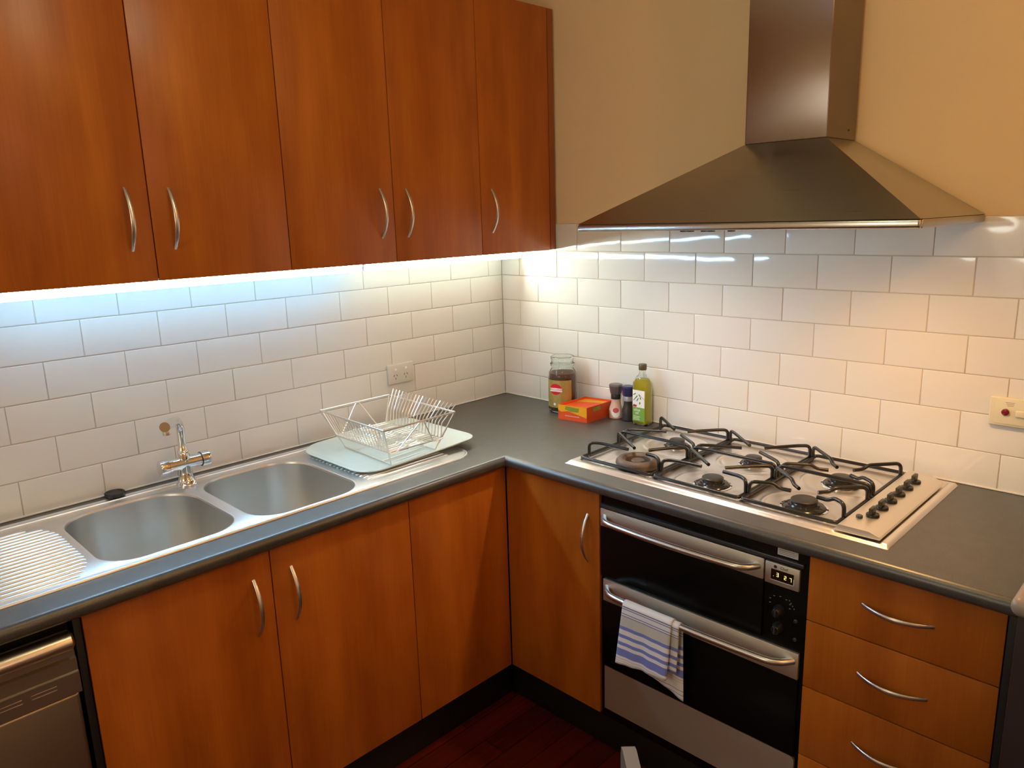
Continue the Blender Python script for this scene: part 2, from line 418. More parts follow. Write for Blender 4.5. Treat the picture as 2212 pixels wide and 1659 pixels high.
# ---------------------------------------------------------------- worktop (one continuous L)
FR = .632; RX = .0165; ZT, ZB = .9, .864; AL, AR = 2.62, 2.003
def wt_loop(d, z):   # front edge offset d inward
    f = FR - d
    return [(-AL, -f, z), (-f, -f, z), (-f, -AR, z)]
prof = []
for k in range(9):
    a = PI / 2 * k / 8; prof.append((RX - RX * math.sin(a), ZT - RX + RX * math.cos(a)))
for k in range(1, 8):
    a = PI / 2 * k / 7; prof.append((RX * .9 * (1 - math.cos(a)), ZB + RX * .9 * (1 - math.sin(a))))
mb = MB(); cols = [wt_loop(d, z) for d, z in prof]
for i in range(len(cols) - 1):
    for k in range(2): mb.add([cols[i][k], cols[i][k + 1], cols[i + 1][k + 1], cols[i + 1][k]], [(0, 1, 2, 3)])
SINK = (-2.10, -.668, -.540, -.048)
hole_s = [(-1.80, -.13), (-1.03, -.13), (-1.03, -.53), (-1.80, -.53)]
hx = rrect(-1.775, -1.052, -.529, -.092, .05, 4)
top = cols[0]
outer = [(-AL, -.002, ZT), (-AL, -(FR - RX), ZT), (-(FR - RX), -(FR - RX), ZT), (-(FR - RX), -AR, ZT), (-.002, -AR, ZT), (-.002, -.002, ZT)]
mb.fill([outer, [(x, y, ZT) for x, y in hx]])
b = FR - prof[-1][0]
mb.fill([[(-AL, -.002, ZB), (-AL, -b, ZB), (-b, -b, ZB), (-b, -AR, ZB), (-.002, -AR, ZB), (-.002, -.002, ZB)], [(x, y, ZB) for x, y in hx]])
mb.loft([[(x, y, ZT) for x, y in hx], [(x, y, ZB) for x, y in hx]], False, False)
for run, aa in (('L', AL), ('R', AR)):
    loop = [P3(run, aa, FR - d, z) for d, z in prof] + [P3(run, aa, .002, ZB), P3(run, aa, .002, ZT)]
    mb.add(loop, [tuple(range(len(loop)))])
wt = build('worktop', mb, M['bench'], origin=(-.3, -.3, ZB), angle=30)
tag(wt, 'charcoal L-shaped worktop with rounded front edge running round the corner', 'worktop')

# ---------------------------------------------------------------- wall cabinets
UZ0, UZ1 = 1.507, 2.355
def wall_cabinet(a0, a1, doors, label, filler=None):
    """doors: list of (a0, a1, handle_a or None)"""
    r = thing('wall_cabinet', P3('L', (a0 + a1) / 2, .155, UZ0 + .002), label, 'cabinet', 'wall cabinets over the sink')
    mb = MB(); rbox(mb, 'L', a0 + .0005, a1 - .0005, .009, .288, UZ0 + .003, UZ1 - .002); build('body', mb, M['wood_edge'], r)
    for d0, d1, h in doors:
        mb = MB(); rbox(mb, 'L', d0 + .0013, d1 - .0013, .2905, .310, UZ0, UZ1, .0012)
        dr = build('door', mb, M['wood'], r)
        bow_handle(dr, 'L', h, 1.582, h, 1.730, .310)
    if filler:
        mb = MB(); rbox(mb, 'L', filler[0], filler[1], .2905, .309, UZ0 + .001, UZ1, .0008); build('filler_panel', mb, M['wood_edge'], r)
    return r
wall_cabinet(1.126, 1.855, [(1.126, 1.489, 1.439), (1.489, 1.855, 1.541)], 'cherry wood wall cabinet at the far left over the sink, two doors')
wall_cabinet(.393, 1.126, [(.393, .761, .711), (.761, 1.126, .810)], 'middle cherry wood wall cabinet over the draining rack, two doors')
wall_cabinet(.0075, .393, [(.040, .393, .341)], 'narrow single-door cherry wall cabinet in the corner beside the range hood', (.008, .0375))

# under-cabinet light strips
def strip_light(a0, a1, label, col, power, rear):
    r = thing('strip_light', P3('L', (a0 + a1) / 2, .12, 1.48), label, 'light')
    mb = MB(); rbox(mb, 'L', a0, a1, .009, .142, 1.5062, 1.5099)
    sec = [(.110, 1.5062), (.140, 1.5062), (.1395, 1.5030), (.1345, 1.4745), (.110, 1.4745)]
    mb.loft([[P3('L', a, d, z) for d, z in sec] for a in (a0, a1)])
    build('housing', mb, M['white_plastic'], r, angle=10)
    sec = [(.1400, 1.5030), (.1350, 1.4745), (.1375, 1.4740), (.1425, 1.5025)]
    mb = MB().loft([[P3('L', a, d, z) for d, z in sec] for a in (a0 + .003, a1 - .003)])
    build('diffuser', mb, glow('diffuser_glow', col, power), r, angle=10)
    mb = MB(); rbox(mb, 'L', a0 + .003, a1 - .003, .1085, .1099, 1.482, 1.502)
    build('rear_fill', mb, glow('rear_glow', col, rear), r)  # added glowing strip, brightens the wall just below the cabinets
strip_light(.775, 1.85, 'cool white strip light under the left wall cabinets', (.36, .69, 1.0), 92, 11)
strip_light(.022, .765, 'warm white strip light under the corner wall cabinets', (.92, 1.0, .84), 62, 9)

# ---------------------------------------------------------------- base cabinets
DZ0, DZ1 = .146, .8605
def carcass(run, a0, a1, parent, mat=None):
    mb = MB(); m = mat or M['black']
    rbox(mb, run, a0, a0 + .016, .012, .580, .145, .8635); rbox(mb, run, a1 - .016, a1, .012, .580, .145, .8635)
    rbox(mb, run, a0 + .016, a1 - .016, .012, .580, .145, .161); rbox(mb, run, a0 + .016, a1 - .016, .012, .018, .161, .8635)
    return build('body', mb, m, parent)
r = thing('base_cabinet', P3('L', 1.415, .3, .145), 'cherry wood base cabinet below the sink, two doors with facing handles', 'cabinet')
carcass('L', .992, 1.841, r)
for d0, d1, h in ((.991, 1.420, 1.366), (1.420, 1.841, 1.467)):
    mb = MB(); rbox(mb, 'L', d0 + .0013, d1 - .0013, .5815, .600, DZ0, DZ1, .0012); dr = build('door', mb, M['wood'], r)
    bow_handle(dr, 'L', h, .641, h, .793, .600)
r = thing('base_cabinet', (-.6, -.6, .145), 'cherry wood corner base cabinet, its two door leaves meeting at the inside corner', 'cabinet')
mb = MB()
rbox(mb, 'L', .012, .989, .012, .580, .145, .160); rbox(mb, 'R', .5805, .978, .012, .580, .145, .160)
rbox(mb, 'L', .012, .989, .012, .018, .1605, .8635); rbox(mb, 'R', .0185, .978, .012, .018, .1605, .8635)
rbox(mb, 'R', .962, .978, .0185, .580, .1605, .8635)
build('body', mb, M['black'], r)
mb = MB(); rbox(mb, 'L', .6025, .9895, .5815, .600, DZ0, DZ1, .0012); build('door', mb, M['wood'], r)
mb = MB(); rbox(mb, 'R', .6025, .979, .5815, .600, DZ0, DZ1, .0012); dr = build('door', mb, M['wood'], r)
bow_handle(dr, 'R', .936, .631, .936, .783, .600)
# drawers
r = thing('drawer_unit', P3('R', 1.79, .3, .145), 'cherry wood four-drawer unit right of the oven', 'cabinet')
carcass('R', 1.5965, 1.980, r)
for z0, z1 in ((.696, .8605), (.5225, .693), (.336, .5195), (.147, .333)):
    mb = MB(); rbox(mb, 'R', 1.592, 1.982, .5815, .600, z0, z1, .0012); dr = build('drawer', mb, M['wood'], r)
    zc = (z0 + z1) / 2
    bow_handle(dr, 'R', 1.713, zc, 1.858, zc, .600, .028)
# black end panels and kickboards
def slab(name, run, a, d, z, mat, label, cat, bev=.0008):
    mb = MB(); rbox(mb, run, a[0], a[1], d[0], d[1], z[0], z[1], bev); return tag(build(name, mb, mat), label, cat)
slab('end_panel', 'R', (1.9845, 2.0025), (.012, .602), (.0, .8635), M['black'], 'black end panel closing the run beside the drawers', 'panel')
slab('end_panel', 'L', (1.843, 1.8575), (.012, .598), (0, .8635), M['black'], 'black side panel between dishwasher and sink cabinet', 'panel')
slab('kickboard', 'L', (.562, 1.842), (.540, .556), (0, .1435), M['kick'], 'black kickboard under the sink and corner cabinets', 'kickboard')
slab('kickboard', 'R', (.5565, 1.984), (.540, .556), (0, .1325), M['kick'], 'black kickboard under the oven and drawers', 'kickboard')

# ---------------------------------------------------------------- dishwasher
r = thing('dishwasher', P3('L', 2.16, .3, 0), 'stainless steel dishwasher at the left end below the draining board', 'dishwasher')
mb = MB(); rbox(mb, 'L', 1.8615, 2.459, .02, .57, .012, .858); build('body', mb, M['dark_plastic'], r)
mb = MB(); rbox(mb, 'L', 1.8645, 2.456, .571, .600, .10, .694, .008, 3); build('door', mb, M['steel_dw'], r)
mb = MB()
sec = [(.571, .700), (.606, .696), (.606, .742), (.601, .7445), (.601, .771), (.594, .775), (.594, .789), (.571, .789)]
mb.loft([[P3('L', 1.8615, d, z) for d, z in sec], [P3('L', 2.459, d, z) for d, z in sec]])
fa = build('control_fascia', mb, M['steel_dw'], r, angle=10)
mb = MB()
for k in range(9):
    a = 1.905 + k * .062
    for q in (0, 1): rbox(mb, 'L', a, a + .045, .6055, .6068, .727 - q * .008, .7285 - q * .008)
build('vent_slots', mb, M['satin'], fa)
mb = MB(); hp = []
for k in range(13):
    a = PI * 2 * k / 12
    hp.append((.600 + .022 * math.cos(a), .817 + .019 * math.sin(a)))
sec = [(.60 + .026 * math.cos(2 * PI * k / 20), .815 + .0205 * math.sin(2 * PI * k / 20)) for k in range(20)]
def ins(sec, s): return [(.60 + (d - .60) * s, .815 + (z - .815) * s) for d, z in sec]
mb.loft([[P3('L', 1.8625, d, z) for d, z in ins(sec, .7)], [P3('L', 1.868, d, z) for d, z in sec], [P3('L', 2.452, d, z) for d, z in sec], [P3('L', 2.458, d, z) for d, z in ins(sec, .7)]])
build('handle_bar', mb, steel('handle_steel', (.68, .60, .50), .3, (5, 300, 300)), r)

# ---------------------------------------------------------------- appliance at the right end
r = thing('breakfast_bar', (-.42, -2.35, 0), 'dark breakfast bar with brown-grey rounded counter top at the right edge', 'counter')
mb = MB(); mb.box(-.772, -.04, -2.85, -2.024, .002, .9465, .003); build('body', mb, M['purple_dark'], r)
mb = MB(); mb.box(-.795, -.02, -2.87, -2.0135, .9468, .981, .0155, 6); build('top', mb, M['grey_lid'], r)

# ---------------------------------------------------------------- oven
r = thing('oven', P3('R', 1.285, .3, .135), 'black glass double oven with two steel handle strips and a clock', 'oven')
OA0, OA1 = .982, 1.5895
mb = MB(); rbox(mb, 'R', OA0, OA1, .03, .578, .135, .8625); build('body', mb, M['dark_plastic'], r)
mb = MB(); rbox(mb, 'R', OA0, OA1 + .001, .5785, .592, .137, .8625, .001); build('front_frame', mb, M['glass_black'], r)
mb = MB(); rbox(mb, 'R', .984, 1.580, .592, .604, .8185, .829, .002); build('trim_strip', mb, M['grey_strip'], r)
mb = MB(); rbox(mb, 'R', 1.511, 1.5615, .592, .5926, .8325, .8495)
st = tag(build('sticker', mb, M['sticker'], r), 'white sticker with small grey print')
mb = MB()
for k, (l0, l1) in enumerate(((1.5145, 1.552), (1.5145, 1.557), (1.5145, 1.554))): rbox(mb, 'R', l0, l1, .5926, .5928, .8460 - k * .0042, .8448 - k * .0042)
build('print', mb, M['print_grey'], st)
# grill door
gd = MB(); rbox(gd, 'R', .984, 1.4825, .592, .600, .606, .760, .0015); g = build('grill_door', gd, M['glass_black'], r)
mb = MB(); rbox(mb, 'R', .9845, 1.482, .592, .6015, .7605, .8145, .0015); build('steel_strip', mb, M['steel_oven'], g)
def oven_handle(par, a0, a1, z, out):
    pts = []
    n = 30
    for i in range(n + 1):
        t = i / n; e = min(t, 1 - t)
        s = 1 - max(0, 1 - e / .09) ** 2.2
        pts.append(P3('R', a0 + (a1 - a0) * t, .598 + (out - .012) * s + .012 * (1 - (2 * t - 1) ** 2), z))
    build('handle', MB().tube(pts, .0085, 12), M['satin'], par)
oven_handle(g, .997, 1.468, .7905, .047)
# main door
gd = MB(); rbox(gd, 'R', .992, 1.5805, .592, .600, .3165, .5285, .0015); g = build('oven_door', gd, M['glass_black'], r)
mb = MB(); rbox(mb, 'R', .9935, 1.5795, .592, .6015, .5290, .5975, .0015); build('steel_strip', mb, M['steel_oven'], g)
oven_handle(g, 1.004, 1.566, .5735, .047)
mb = MB(); lp = [P3('R', a, 0, z) for a, z in rrect(.997, 1.5815, .172, .3155, (.002, .012, .012, .002), 5)]
mb.loft([[Vector((-.592, p.y, p.z)) for p in lp], [Vector((-.600, p.y, p.z)) for p in lp]])
build('lower_panel', mb, M['steel_oven'], r)
# control column
mb = MB(); rbox(mb, 'R', 1.4855, 1.571, .592, .6015, .7565, .8125, .002); ck = build('clock_panel', mb, M['steel_oven'], r)
mb = MB(); rbox(mb, 'R', 1.5015, 1.5575, .6014, .6024, .7695, .7965); di = build('display', mb, M['display'], ck)
mb = MB()
rbox(mb, 'R', 1.5010, 1.5585, .6014, .6028, .7685, .7697); rbox(mb, 'R', 1.5573, 1.5587, .6014, .6028, .7688, .785); build('display_rim', mb, M['white_print'], ck)
SEG = {'3': 'abgcd', '2': 'abged', '7': 'abc'}
mb = MB()
def digit(ch, a, z, w=.0052, h=.010):
    t = .0011; q = .6024
    S = {'a': (a, a + w, z + h - t, z + h), 'd': (a, a + w, z, z + t), 'g': (a, a + w, z + h / 2 - t / 2, z + h / 2 + t / 2),
         'b': (a + w - t, a + w, z + h / 2, z + h), 'c': (a + w - t, a + w, z, z + h / 2), 'e': (a, a + t, z, z + h / 2)}
    for s in SEG[ch]: rbox(mb, 'R', S[s][0], S[s][1], q, q + .0003, S[s][2], S[s][3])
digit('3', 1.5155, .7795); digit('2', 1.5345, .7775); digit('7', 1.5475, .7765)
rbox(mb, 'R', 1.5075, 1.5085, .6024, .6027, .7785, .7795)
build('digits', mb, M['led_digit'], di)
mt = frame_mat(P3('R', 1.533, .6017, .8035), (0, -1, 0), (0, 0, 1))
build('brand_lettering', text_mb('Chef', .0095).xf(mt), M['print_dark'], ck, weld=False)
mb = MB().lathe([(.004, 0), (.004, .0006)], (-.6021, -1.5115, .8035), 20, 'x'); build('brand_mark', mb, M['print_dark'], ck)
for a, z in ((1.523, .690), (1.523, .645)):
    mb = MB().lathe([(.0145, -.592), (.0145, -.597), (.0125, -.6005), (.0105, -.614), (.009, -.6155)], (0, -a, z), 28, 'x'); k = build('knob', mb, M['knob'], r)
    mb = MB(); rbox(mb, 'R', a - .0022, a + .0022, .6150, .6185, z - .009, z + .010, .001); build('pointer', mb, M['grey_strip'], k)
for a, z in ((1.565, .677), (1.565, .629)):
    mb = MB().lathe([(.0045, -.592), (.0045, -.5965), (.0035, -.5975)], (0, -a, z), 20, 'x'); build('button', mb, M['grey_strip'], r)
mb = MB()
for k in range(7):
    a = PI * (-.1 + 1.2 * k / 6); rbox(mb, 'R', 1.523 + .026 * math.cos(a) - .002, 1.523 + .026 * math.cos(a) + .002, .592, .5922, .708 + .018 * math.sin(a) - .001, .708 + .018 * math.sin(a) + .001)
for k in range(4): rbox(mb, 'R', 1.545 + .004 * k, 1.5475 + .004 * k, .592, .5922, .722 - .006 * k, .7245 - .006 * k)
build('dial_markings', mb, M['print_grey'], r)

# ---------------------------------------------------------------- tea towel on the oven handle
def towel():
    mb = MB(); uvs = []
    zt = .5735 + .0115; xb = -.6438
    def sheet(a_l, a_r, top_off, zdrop_f_l, zdrop_f_r, zdrop_b_l, zdrop_b_r, skew, layer, ph):
        nx, ny = 26, 60; t0 = len(mb.v)
        for j in range(ny):
            for i in range(nx):
                u = i / (nx - 1); v = j / (ny - 1)
                Lf = zdrop_f_l + (zdrop_f_r - zdrop_f_l) * u; Lb = zdrop_b_l + (zdrop_b_r - zdrop_b_l) * u
                rr = .0105 + layer
                tot = Lf + PI * rr + Lb; s = v * tot
                wav = .0035 * math.sin(u * 9 + ph) + .002 * math.sin(u * 21 + ph * 2)
                if s < Lf:
                    x = xb - rr; z = zt - .0115 - (Lf - s); k = (Lf - s) / .2
                    x -= (wav * k + .004 * k) if layer > 0 else -.0045 * min(1, k * 4); ush = u + skew * k * (1 if u > .5 else 1)
                elif s < Lf + PI * rr:
                    a = (s - Lf) / rr; x = xb - rr * math.cos(a); z = zt - .0115 + rr * math.sin(a); k = 0; ush = u
                else:
                    k = (s - Lf - PI * rr) / .2; x = xb + rr + wav * k * .5 + .004 * k; z = zt - .0115 - (s - Lf - PI * rr); ush = u
                a_ = a_l + (a_r - a_l) * u + (.022 * k * (1 - u) * -1 + -.012 * k * u if s < Lf else .004 * k)
                x = max(min(x, -.607), -.68) if s >= Lf else x
                mb.v.append(Vector((x, -a_, z))); uvs.append((u, abs(s - Lf - PI * rr / 2) / .24))
        for j in range(ny - 1):
            for i in range(nx - 1):
                a = t0 + j * nx + i; mb.f.append((a, a + 1, a + nx + 1, a + nx))
    sheet(1.104, 1.262, 0, .180, .165, .170, .190, 0, .0025, .4)
    sheet(1.115, 1.283, 0, .150, .140, .178, .226, 0, -.0005, 2.1)
    me = bpy.data.meshes.new('tea_towel'); org = Vector((xb, -1.19, .36))
    me.from_pydata([v - org for v in mb.v], [], mb.f)
    uvl = me.uv_layers.new(name='UVMap')
    for lp in me.loops: uvl.data[lp.index].uv = uvs[lp.vertex_index]
    me.polygons.foreach_set('use_smooth', [True] * len(me.polygons)); me.materials.append(M['towel'])
    o = bpy.data.objects.new('tea_towel', me); COL.objects.link(o); o.location = org
    md = o.modifiers.new('thick', 'SOLIDIFY'); md.thickness = .0016; md.offset = 0
    return tag(o, 'white tea towel with blue stripes hung over the lower oven handle', 'towel')
towel()

# ---------------------------------------------------------------- range hood
r = thing('range_hood', (-.001, -1.28, 1.588), 'stainless steel chimney range hood on the wall above the cooktop', 'range hood')
HY0, HY1, HX = -.826, -1.734, -.500
mb = MB()
B = [(-.008, HY0), (HX, HY0), (HX, HY1), (-.008, HY1)]; T = [(-.008, -1.178), (-.2, -1.178), (-.2, -1.405), (-.008, -1.405)]
mb.loft([[(x, y, 1.6072) for x, y in B], [(x, y, 1.8095) for x, y in T]]); build('canopy', mb, M['steel_hood'], r, angle=10)
mb = MB()
for p0, p1 in (((HX - .001, HX + .014), (HY0 + .001, HY1 - .001)), ):
    mb.box(p0[0], p0[1], p1[0], p1[1], 1.5875, 1.6070, .006, 4)
mb.box(HX + .0145, -.009, HY0 + .001, HY0 - .013, 1.5875, 1.6070, .004, 3); mb.box(HX + .0145, -.009, HY1 - .001, HY1 + .013, 1.5875, 1.6070, .004, 3)
build('rim', mb, steel('rim_steel', (.50, .46, .42), .25, (300, 5, 300)), r)
mb = MB(); mb.box(HX + .015, -.009, HY0 - .0135, HY1 + .0135, 1.598, 1.6065); build('filter_plate', mb, M['steel_h'], r)
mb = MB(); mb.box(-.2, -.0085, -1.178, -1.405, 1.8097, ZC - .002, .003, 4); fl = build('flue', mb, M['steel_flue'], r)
mb = MB().lathe([(.003, -1.4052), (.002, -1.4065)], (-.06, 0, 1.835), 12, 'y'); build('screw', mb, M['print_dark'], fl)
for y in (-1.165, -1.185, -1.225, -1.245, -1.30): 
    mb = MB().box(-.488, -.470, y - .006, y + .006, 1.584, 1.5978, .001); build('button', mb, M['dark_plastic'], r)
for y in (-.935, -1.62):
    mb = MB().lathe([(.030, 1.5978), (.030, 1.594), (.024, 1.594)], (-.43, y, 0), 28, 'z'); build('lamp', mb, M['satin'], r)

# ---------------------------------------------------------------- cooktop
r = thing('cooktop', (-.29, -1.28, .9), 'stainless steel six-burner gas cooktop set into the worktop', 'cooktop')
CX0, CX1, CY0, CY1 = -.556, -.030, -1.742, -.813
BN = [(-.447, -1.004, 'wok'), (-.205, -.984, 'small'), (-.443, -1.249, 'mid'), (-.213, -1.250, 'small'), (-.441, -1.504, 'big'), (-.222, -1.510, 'mid')]
def sm(a, b_, x):
    t = max(0, min(1, (x - a) / (b_ - a))); return t * t * (3 - 2 * t)
def hobz(x, y):
    e = min(x - CX0, (CX1 - x) * 2, (y - CY0) * 3, (CY1 - y) * 1.5)
    z = .9005 + .0085 * sm(0, .016, e)
    z -= .0055 * sm(-1.618, -1.622, y) * sm(-1.7225, -1.7205, y) * sm(-.546, -.541, x) * sm(-.044, -.049, x) if y < -1.6 else 0
    inn = min(x + .524, -.048 - x, y + 1.618, -.835 - y)
    z -= .0045 * sm(0, .010, inn)
    if inn > 0:
        for bx, by, k in BN:
            q = math.hypot(x - bx, y - by)
            z += .0034 * math.exp(-((q - .100) / .0050) ** 2) * sm(0, .02, inn)
            z -= .003 * (1 - sm(.060, .082, q))
            if y > -2: pass
        # creases between the pressed wells
        for cy in (-1.098, -1.366): z += .002 * math.exp(-((y - cy) / .012) ** 2) * sm(0, .02, inn)
    return z
nx, ny = 176, 300
mb = MB().grid(nx, ny, lambda u, v: (CX0 + (CX1 - CX0) * u, CY0 + (CY1 - CY0) * v, hobz(CX0 + (CX1 - CX0) * u, CY0 + (CY1 - CY0) * v)))
# skirt
lp = [(CX0, CY0), (CX1, CY0), (CX1, CY1), (CX0, CY1)]
build('hob_plate', mb, M['steel_hob'], r, weld=False, angle=80)
# raised control panel
sec = [(-1.6225, .9075), (-1.6225, .9195), (-1.6265, .9235), (-1.694, .9235), (-1.717, .9155), (-1.7200, .9125), (-1.7185, .9095)]
mb = MB()
x0s, x1s = -.538, -.052
loops = []
for t, x in ((0, x0s + .0015), (0, x0s), (0, x1s - .045), (.12, x1s - .03), (.4, x1s - .014), (.75, x1s - .004), (1.2, x1s)):
    sh = .030 * (t ** 1.5) if x > -.1 else 0
    loops.append([(x, min(y + sh * sm(-1.66, -1.72, y), -1.6225), z - (.0015 if x == x0s + .0015 and False else 0)) for y, z in sec])
loops = loops[1:]
mb.loft(loops); build('control_panel', mb, M['steel_panel'], r, angle=20)
for k in range(6):
    x = -.443 + k * .0592; y = -1.6685
    mb = MB().lathe([(.0150, .9236), (.0150, .9285), (.0140, .9305), (.0095, .9315)], (x, y, 0), 28)
    kn = build('knob', mb, M['knob'], r)
    mb = MB().box(x - .014, x + .014, y + .001 - .0045, y + .001 + .0045, .931, .9465, .002, 3); build('grip', mb, M['knob_olive'], kn)
mb = MB().lathe([(.0075, .9236), (.0075, .929), (.006, .9305)], (-.4695, -1.648, 0), 20); build('ignition_button', mb, M['grey_strip'], r)
for bx, by, k in BN:
    zb = hobz(bx, by) + .0002
    if k == 'wok':
        mb = MB().lathe([(.050, zb), (.061, zb + .004), (.0655, zb + .013), (.064, zb + .021), (.057, zb + .0275), (.046, zb + .0285), (.037, zb + .022), (.033, zb + .006), (.031, zb + .001)], (bx, by, 0), 40); o = build('wok_burner_ring', mb, M['cast'], r)
        tag(o, 'thick scorched brown ring of the front left burner')
        mb = MB().lathe([(.020, zb), (.020, zb + .020), (.0175, zb + .0225), (.003, zb + .0215)], (bx, by, 0), 28); build('burner_cap', mb, M['cast'], r)
    else:
        s = {'small': .80, 'mid': .97, 'big': 1.08}[k]
        mb = MB().lathe([(.0475 * s, zb), (.0475 * s, zb + .004), (.044 * s, zb + .0075), (.036 * s, zb + .009), (.034 * s, zb + .013), (.030 * s, zb + .014), (.029 * s, zb + .0165)], (bx, by, 0), 40); bb = build('burner_base', mb, M['burner_black'], r)
        mb = MB().lathe([(.029 * s, zb + .0166), (.030 * s, zb + .018), (.030 * s, zb + .0225), (.027 * s, zb + .0245), (.004, zb + .0255)], (bx, by, 0), 36); build('burner_cap', mb, M['burner_cap'], r)
        mb = MB().lathe([(.0535 * s, zb), (.0535 * s, zb + .0016), (.049 * s, zb + .0022), (.0478 * s, zb + .0008)], (bx, by, 0), 40); build('burner_trim', mb, M['chrome'], r)
    mb = MB().lathe([(.0017, zb), (.0017, zb + .017)], (bx - .045, by - .035, 0), 10) if k == 'never' else None
# pan supports: three lift-off grates
def grate(y0, y1, bf, bb, label, dip):
    """y0 > y1; bf/bb front and back burner centres"""
    r = thing('pan_support', (-.286, (y0 + y1) / 2, .909), label, 'pan support', 'black wire pan supports on the cooktop')
    zf, zt = .9145, .9500; X0, X1 = -.514, -.058
    fr = [(x, y, zf) for x, y in rrect(X0, X1, y1 + .004, y0 - .004, .010, 4)]
    build('frame', MB().tube(fr, .0050, 12, closed=True), M['iron'], r)
    mb = MB()
    for x in (X0 + .02, X1 - .02):
        for y in (y0 - .02, y1 + .02): pass
    def arm(p, q, c, tip):
        """foot at p on the frame, bend q, finger towards burner centre c, stopping tip from it"""
        cv = Vector((c[0], c[1], 0)); d = Vector((q[0] - c[0], q[1] - c[1], 0)).normalized()
        e = cv + d * tip; zz = zt - dip
        pts = [Vector((p[0], p[1], zf - .004)), Vector((p[0], p[1], zt))]
        qv = Vector((q[0], q[1], zt))
        if dip:
            m1 = cv + d * (tip + .045); m2 = cv + d * (tip + .028)
            pts += [Vector((m1.x, m1.y, zt)), Vector((m2.x, m2.y, zz)), Vector((e.x, e.y, zz))]
        else:
            pts += [qv, Vector((e.x, e.y, zt - .001))]
        mbb = MB().tube(rounded_path(pts, .024, 7), .0050, 12)
        build('finger', mbb, M['iron'], r)
    xm = -.308
    for c, xa, xb in ((bf, X0 + .040, xm - .018), (bb, xm + .020, X1 - .028)):
        arm((xa, y0 - .004), (xa + .02, y0 - .03), c, .034)
        arm((xb, y0 - .004), (xb - .02, y0 - .03), c, .034)
        arm((xa, y1 + .004), (xa + .02, y1 + .03), c, .034)
        arm((xb, y1 + .004), (xb - .02, y1 + .03), c, .034)
    pts = [(xm, y0 - .004, zf), (xm, y0 - .004, zt), (xm, y1 + .004, zt), (xm, y1 + .004, zf)]
    build('cross_bar', MB().tube(rounded_path(pts, .018, 6), .0050, 12), M['iron'], r)
    for x in (X0 + .03, X1 - .03, xm + .06):
        for y in (y0 - .004, y1 + .004): build('foot', MB().lathe([(.0035, hobz(x, y) + .0003), (.0042, zf)], (x, y, 0), 8), M['rubber'], r)
grate(-.838, -1.0995, BN[0], BN[1], 'black wire pan support over the brown ring burner, nearest the oil bottle', 0)
grate(-1.101, -1.3665, BN[2], BN[3], 'black wire pan support in the middle of the cooktop', 0)
grate(-1.368, -1.618, BN[4], BN[5], 'black wire pan support with stepped fingers beside the control knobs', .010)

# ---------------------------------------------------------------- sink
r = thing('sink', (-1.4, -.3, .9), 'double-bowl stainless steel inset sink with ridged drainers each side', 'sink')
ZS = .9030
SX0, SX1, SY0, SY1 = SINK
B1 = (-1.754, -1.431, -.510, -.112, (.085, .085, .125, .095)); B2 = (-1.397, -1.075, -.521, -.113, (.085, .085, .110, .095))
def rr4(b, off=0, n=10): return rrect(b[0] - off, b[1] + off, b[2] - off, b[3] + off, [q + off for q in b[4]], n)
mb = MB()
ol = rrect(SX0, SX1, SY0, SY1, .070, 10)
def ring(off, z): return [(x, y, z) for x, y in rrect(SX0 + off, SX1 - off, SY0 + off, SY1 - off, max(.070 - off, .01), 10)]
rim = [ring(0, .9003), ring(.0006, .9040), ring(.0025, .9056), ring(.0045, .9056), ring(.0070, .9036), ring(.011, ZS), ring(.014, ZS)]
mb.loft(rim, False, False)
b1 = [(x, y, ZS) for x, y in rr4(B1, .007)]; b2 = [(x, y, ZS) for x, y in rr4(B2, .007)]
# ridges of the drainers are raised strips; the pan itself is one filled sheet
mb.fill([rim[-1], b1, b2])
for B_ in (B1, B2):
    mb.loft([[(x, y, ZS) for x, y in rr4(B_, .007)], [(x, y, ZS + .0012) for x, y in rr4(B_, .0045)], [(x, y, ZS + .0002) for x, y in rr4(B_, .0012)], [(x, y, ZS - .005) for x, y in rr4(B_, 0)]], False, False)
def ridge(x0, x1, y, w=.0066, h=.0038):
    n = 8; vs = []; xs = [x0, x0 + .003, x0 + .010, x1 - .010, x1 - .003, x1]; sc = [.05, .6, 1, 1, .6, .05]
    for x, s in zip(xs, sc):
        for k in range(n + 1):
            a = PI * k / n; vs.append((x, y + w * math.cos(a) * (.5 + .5 * s), ZS - .0002 + h * s * math.sin(a)))
    mb.add(vs, [(i * (n + 1) + k, i * (n + 1) + k + 1, (i + 1) * (n + 1) + k + 1, (i + 1) * (n + 1) + k) for i in range(len(xs) - 1) for k in range(n)])
for yy, ww in ((SY1 - .0235, .0032),): ridge(SX0 + .03, SX1 - .05, yy, ww, .0030)
N = 19
for k in range(N):
    y = -.128 - k * (.378 / (N - 1)); t = abs((y + .315) / .19)
    ridge(SX0 + .05, -1.771 - .035 * max(0, t - .45) ** 2 * 3.3 - (.0 if k else .02), y)
for k in range(17):
    y = -.150 - k * (.325 / 16); ridge(-1.040, -.735 + .0 * k, y)
build('deck', mb, M['steel_sink'], r, angle=50)
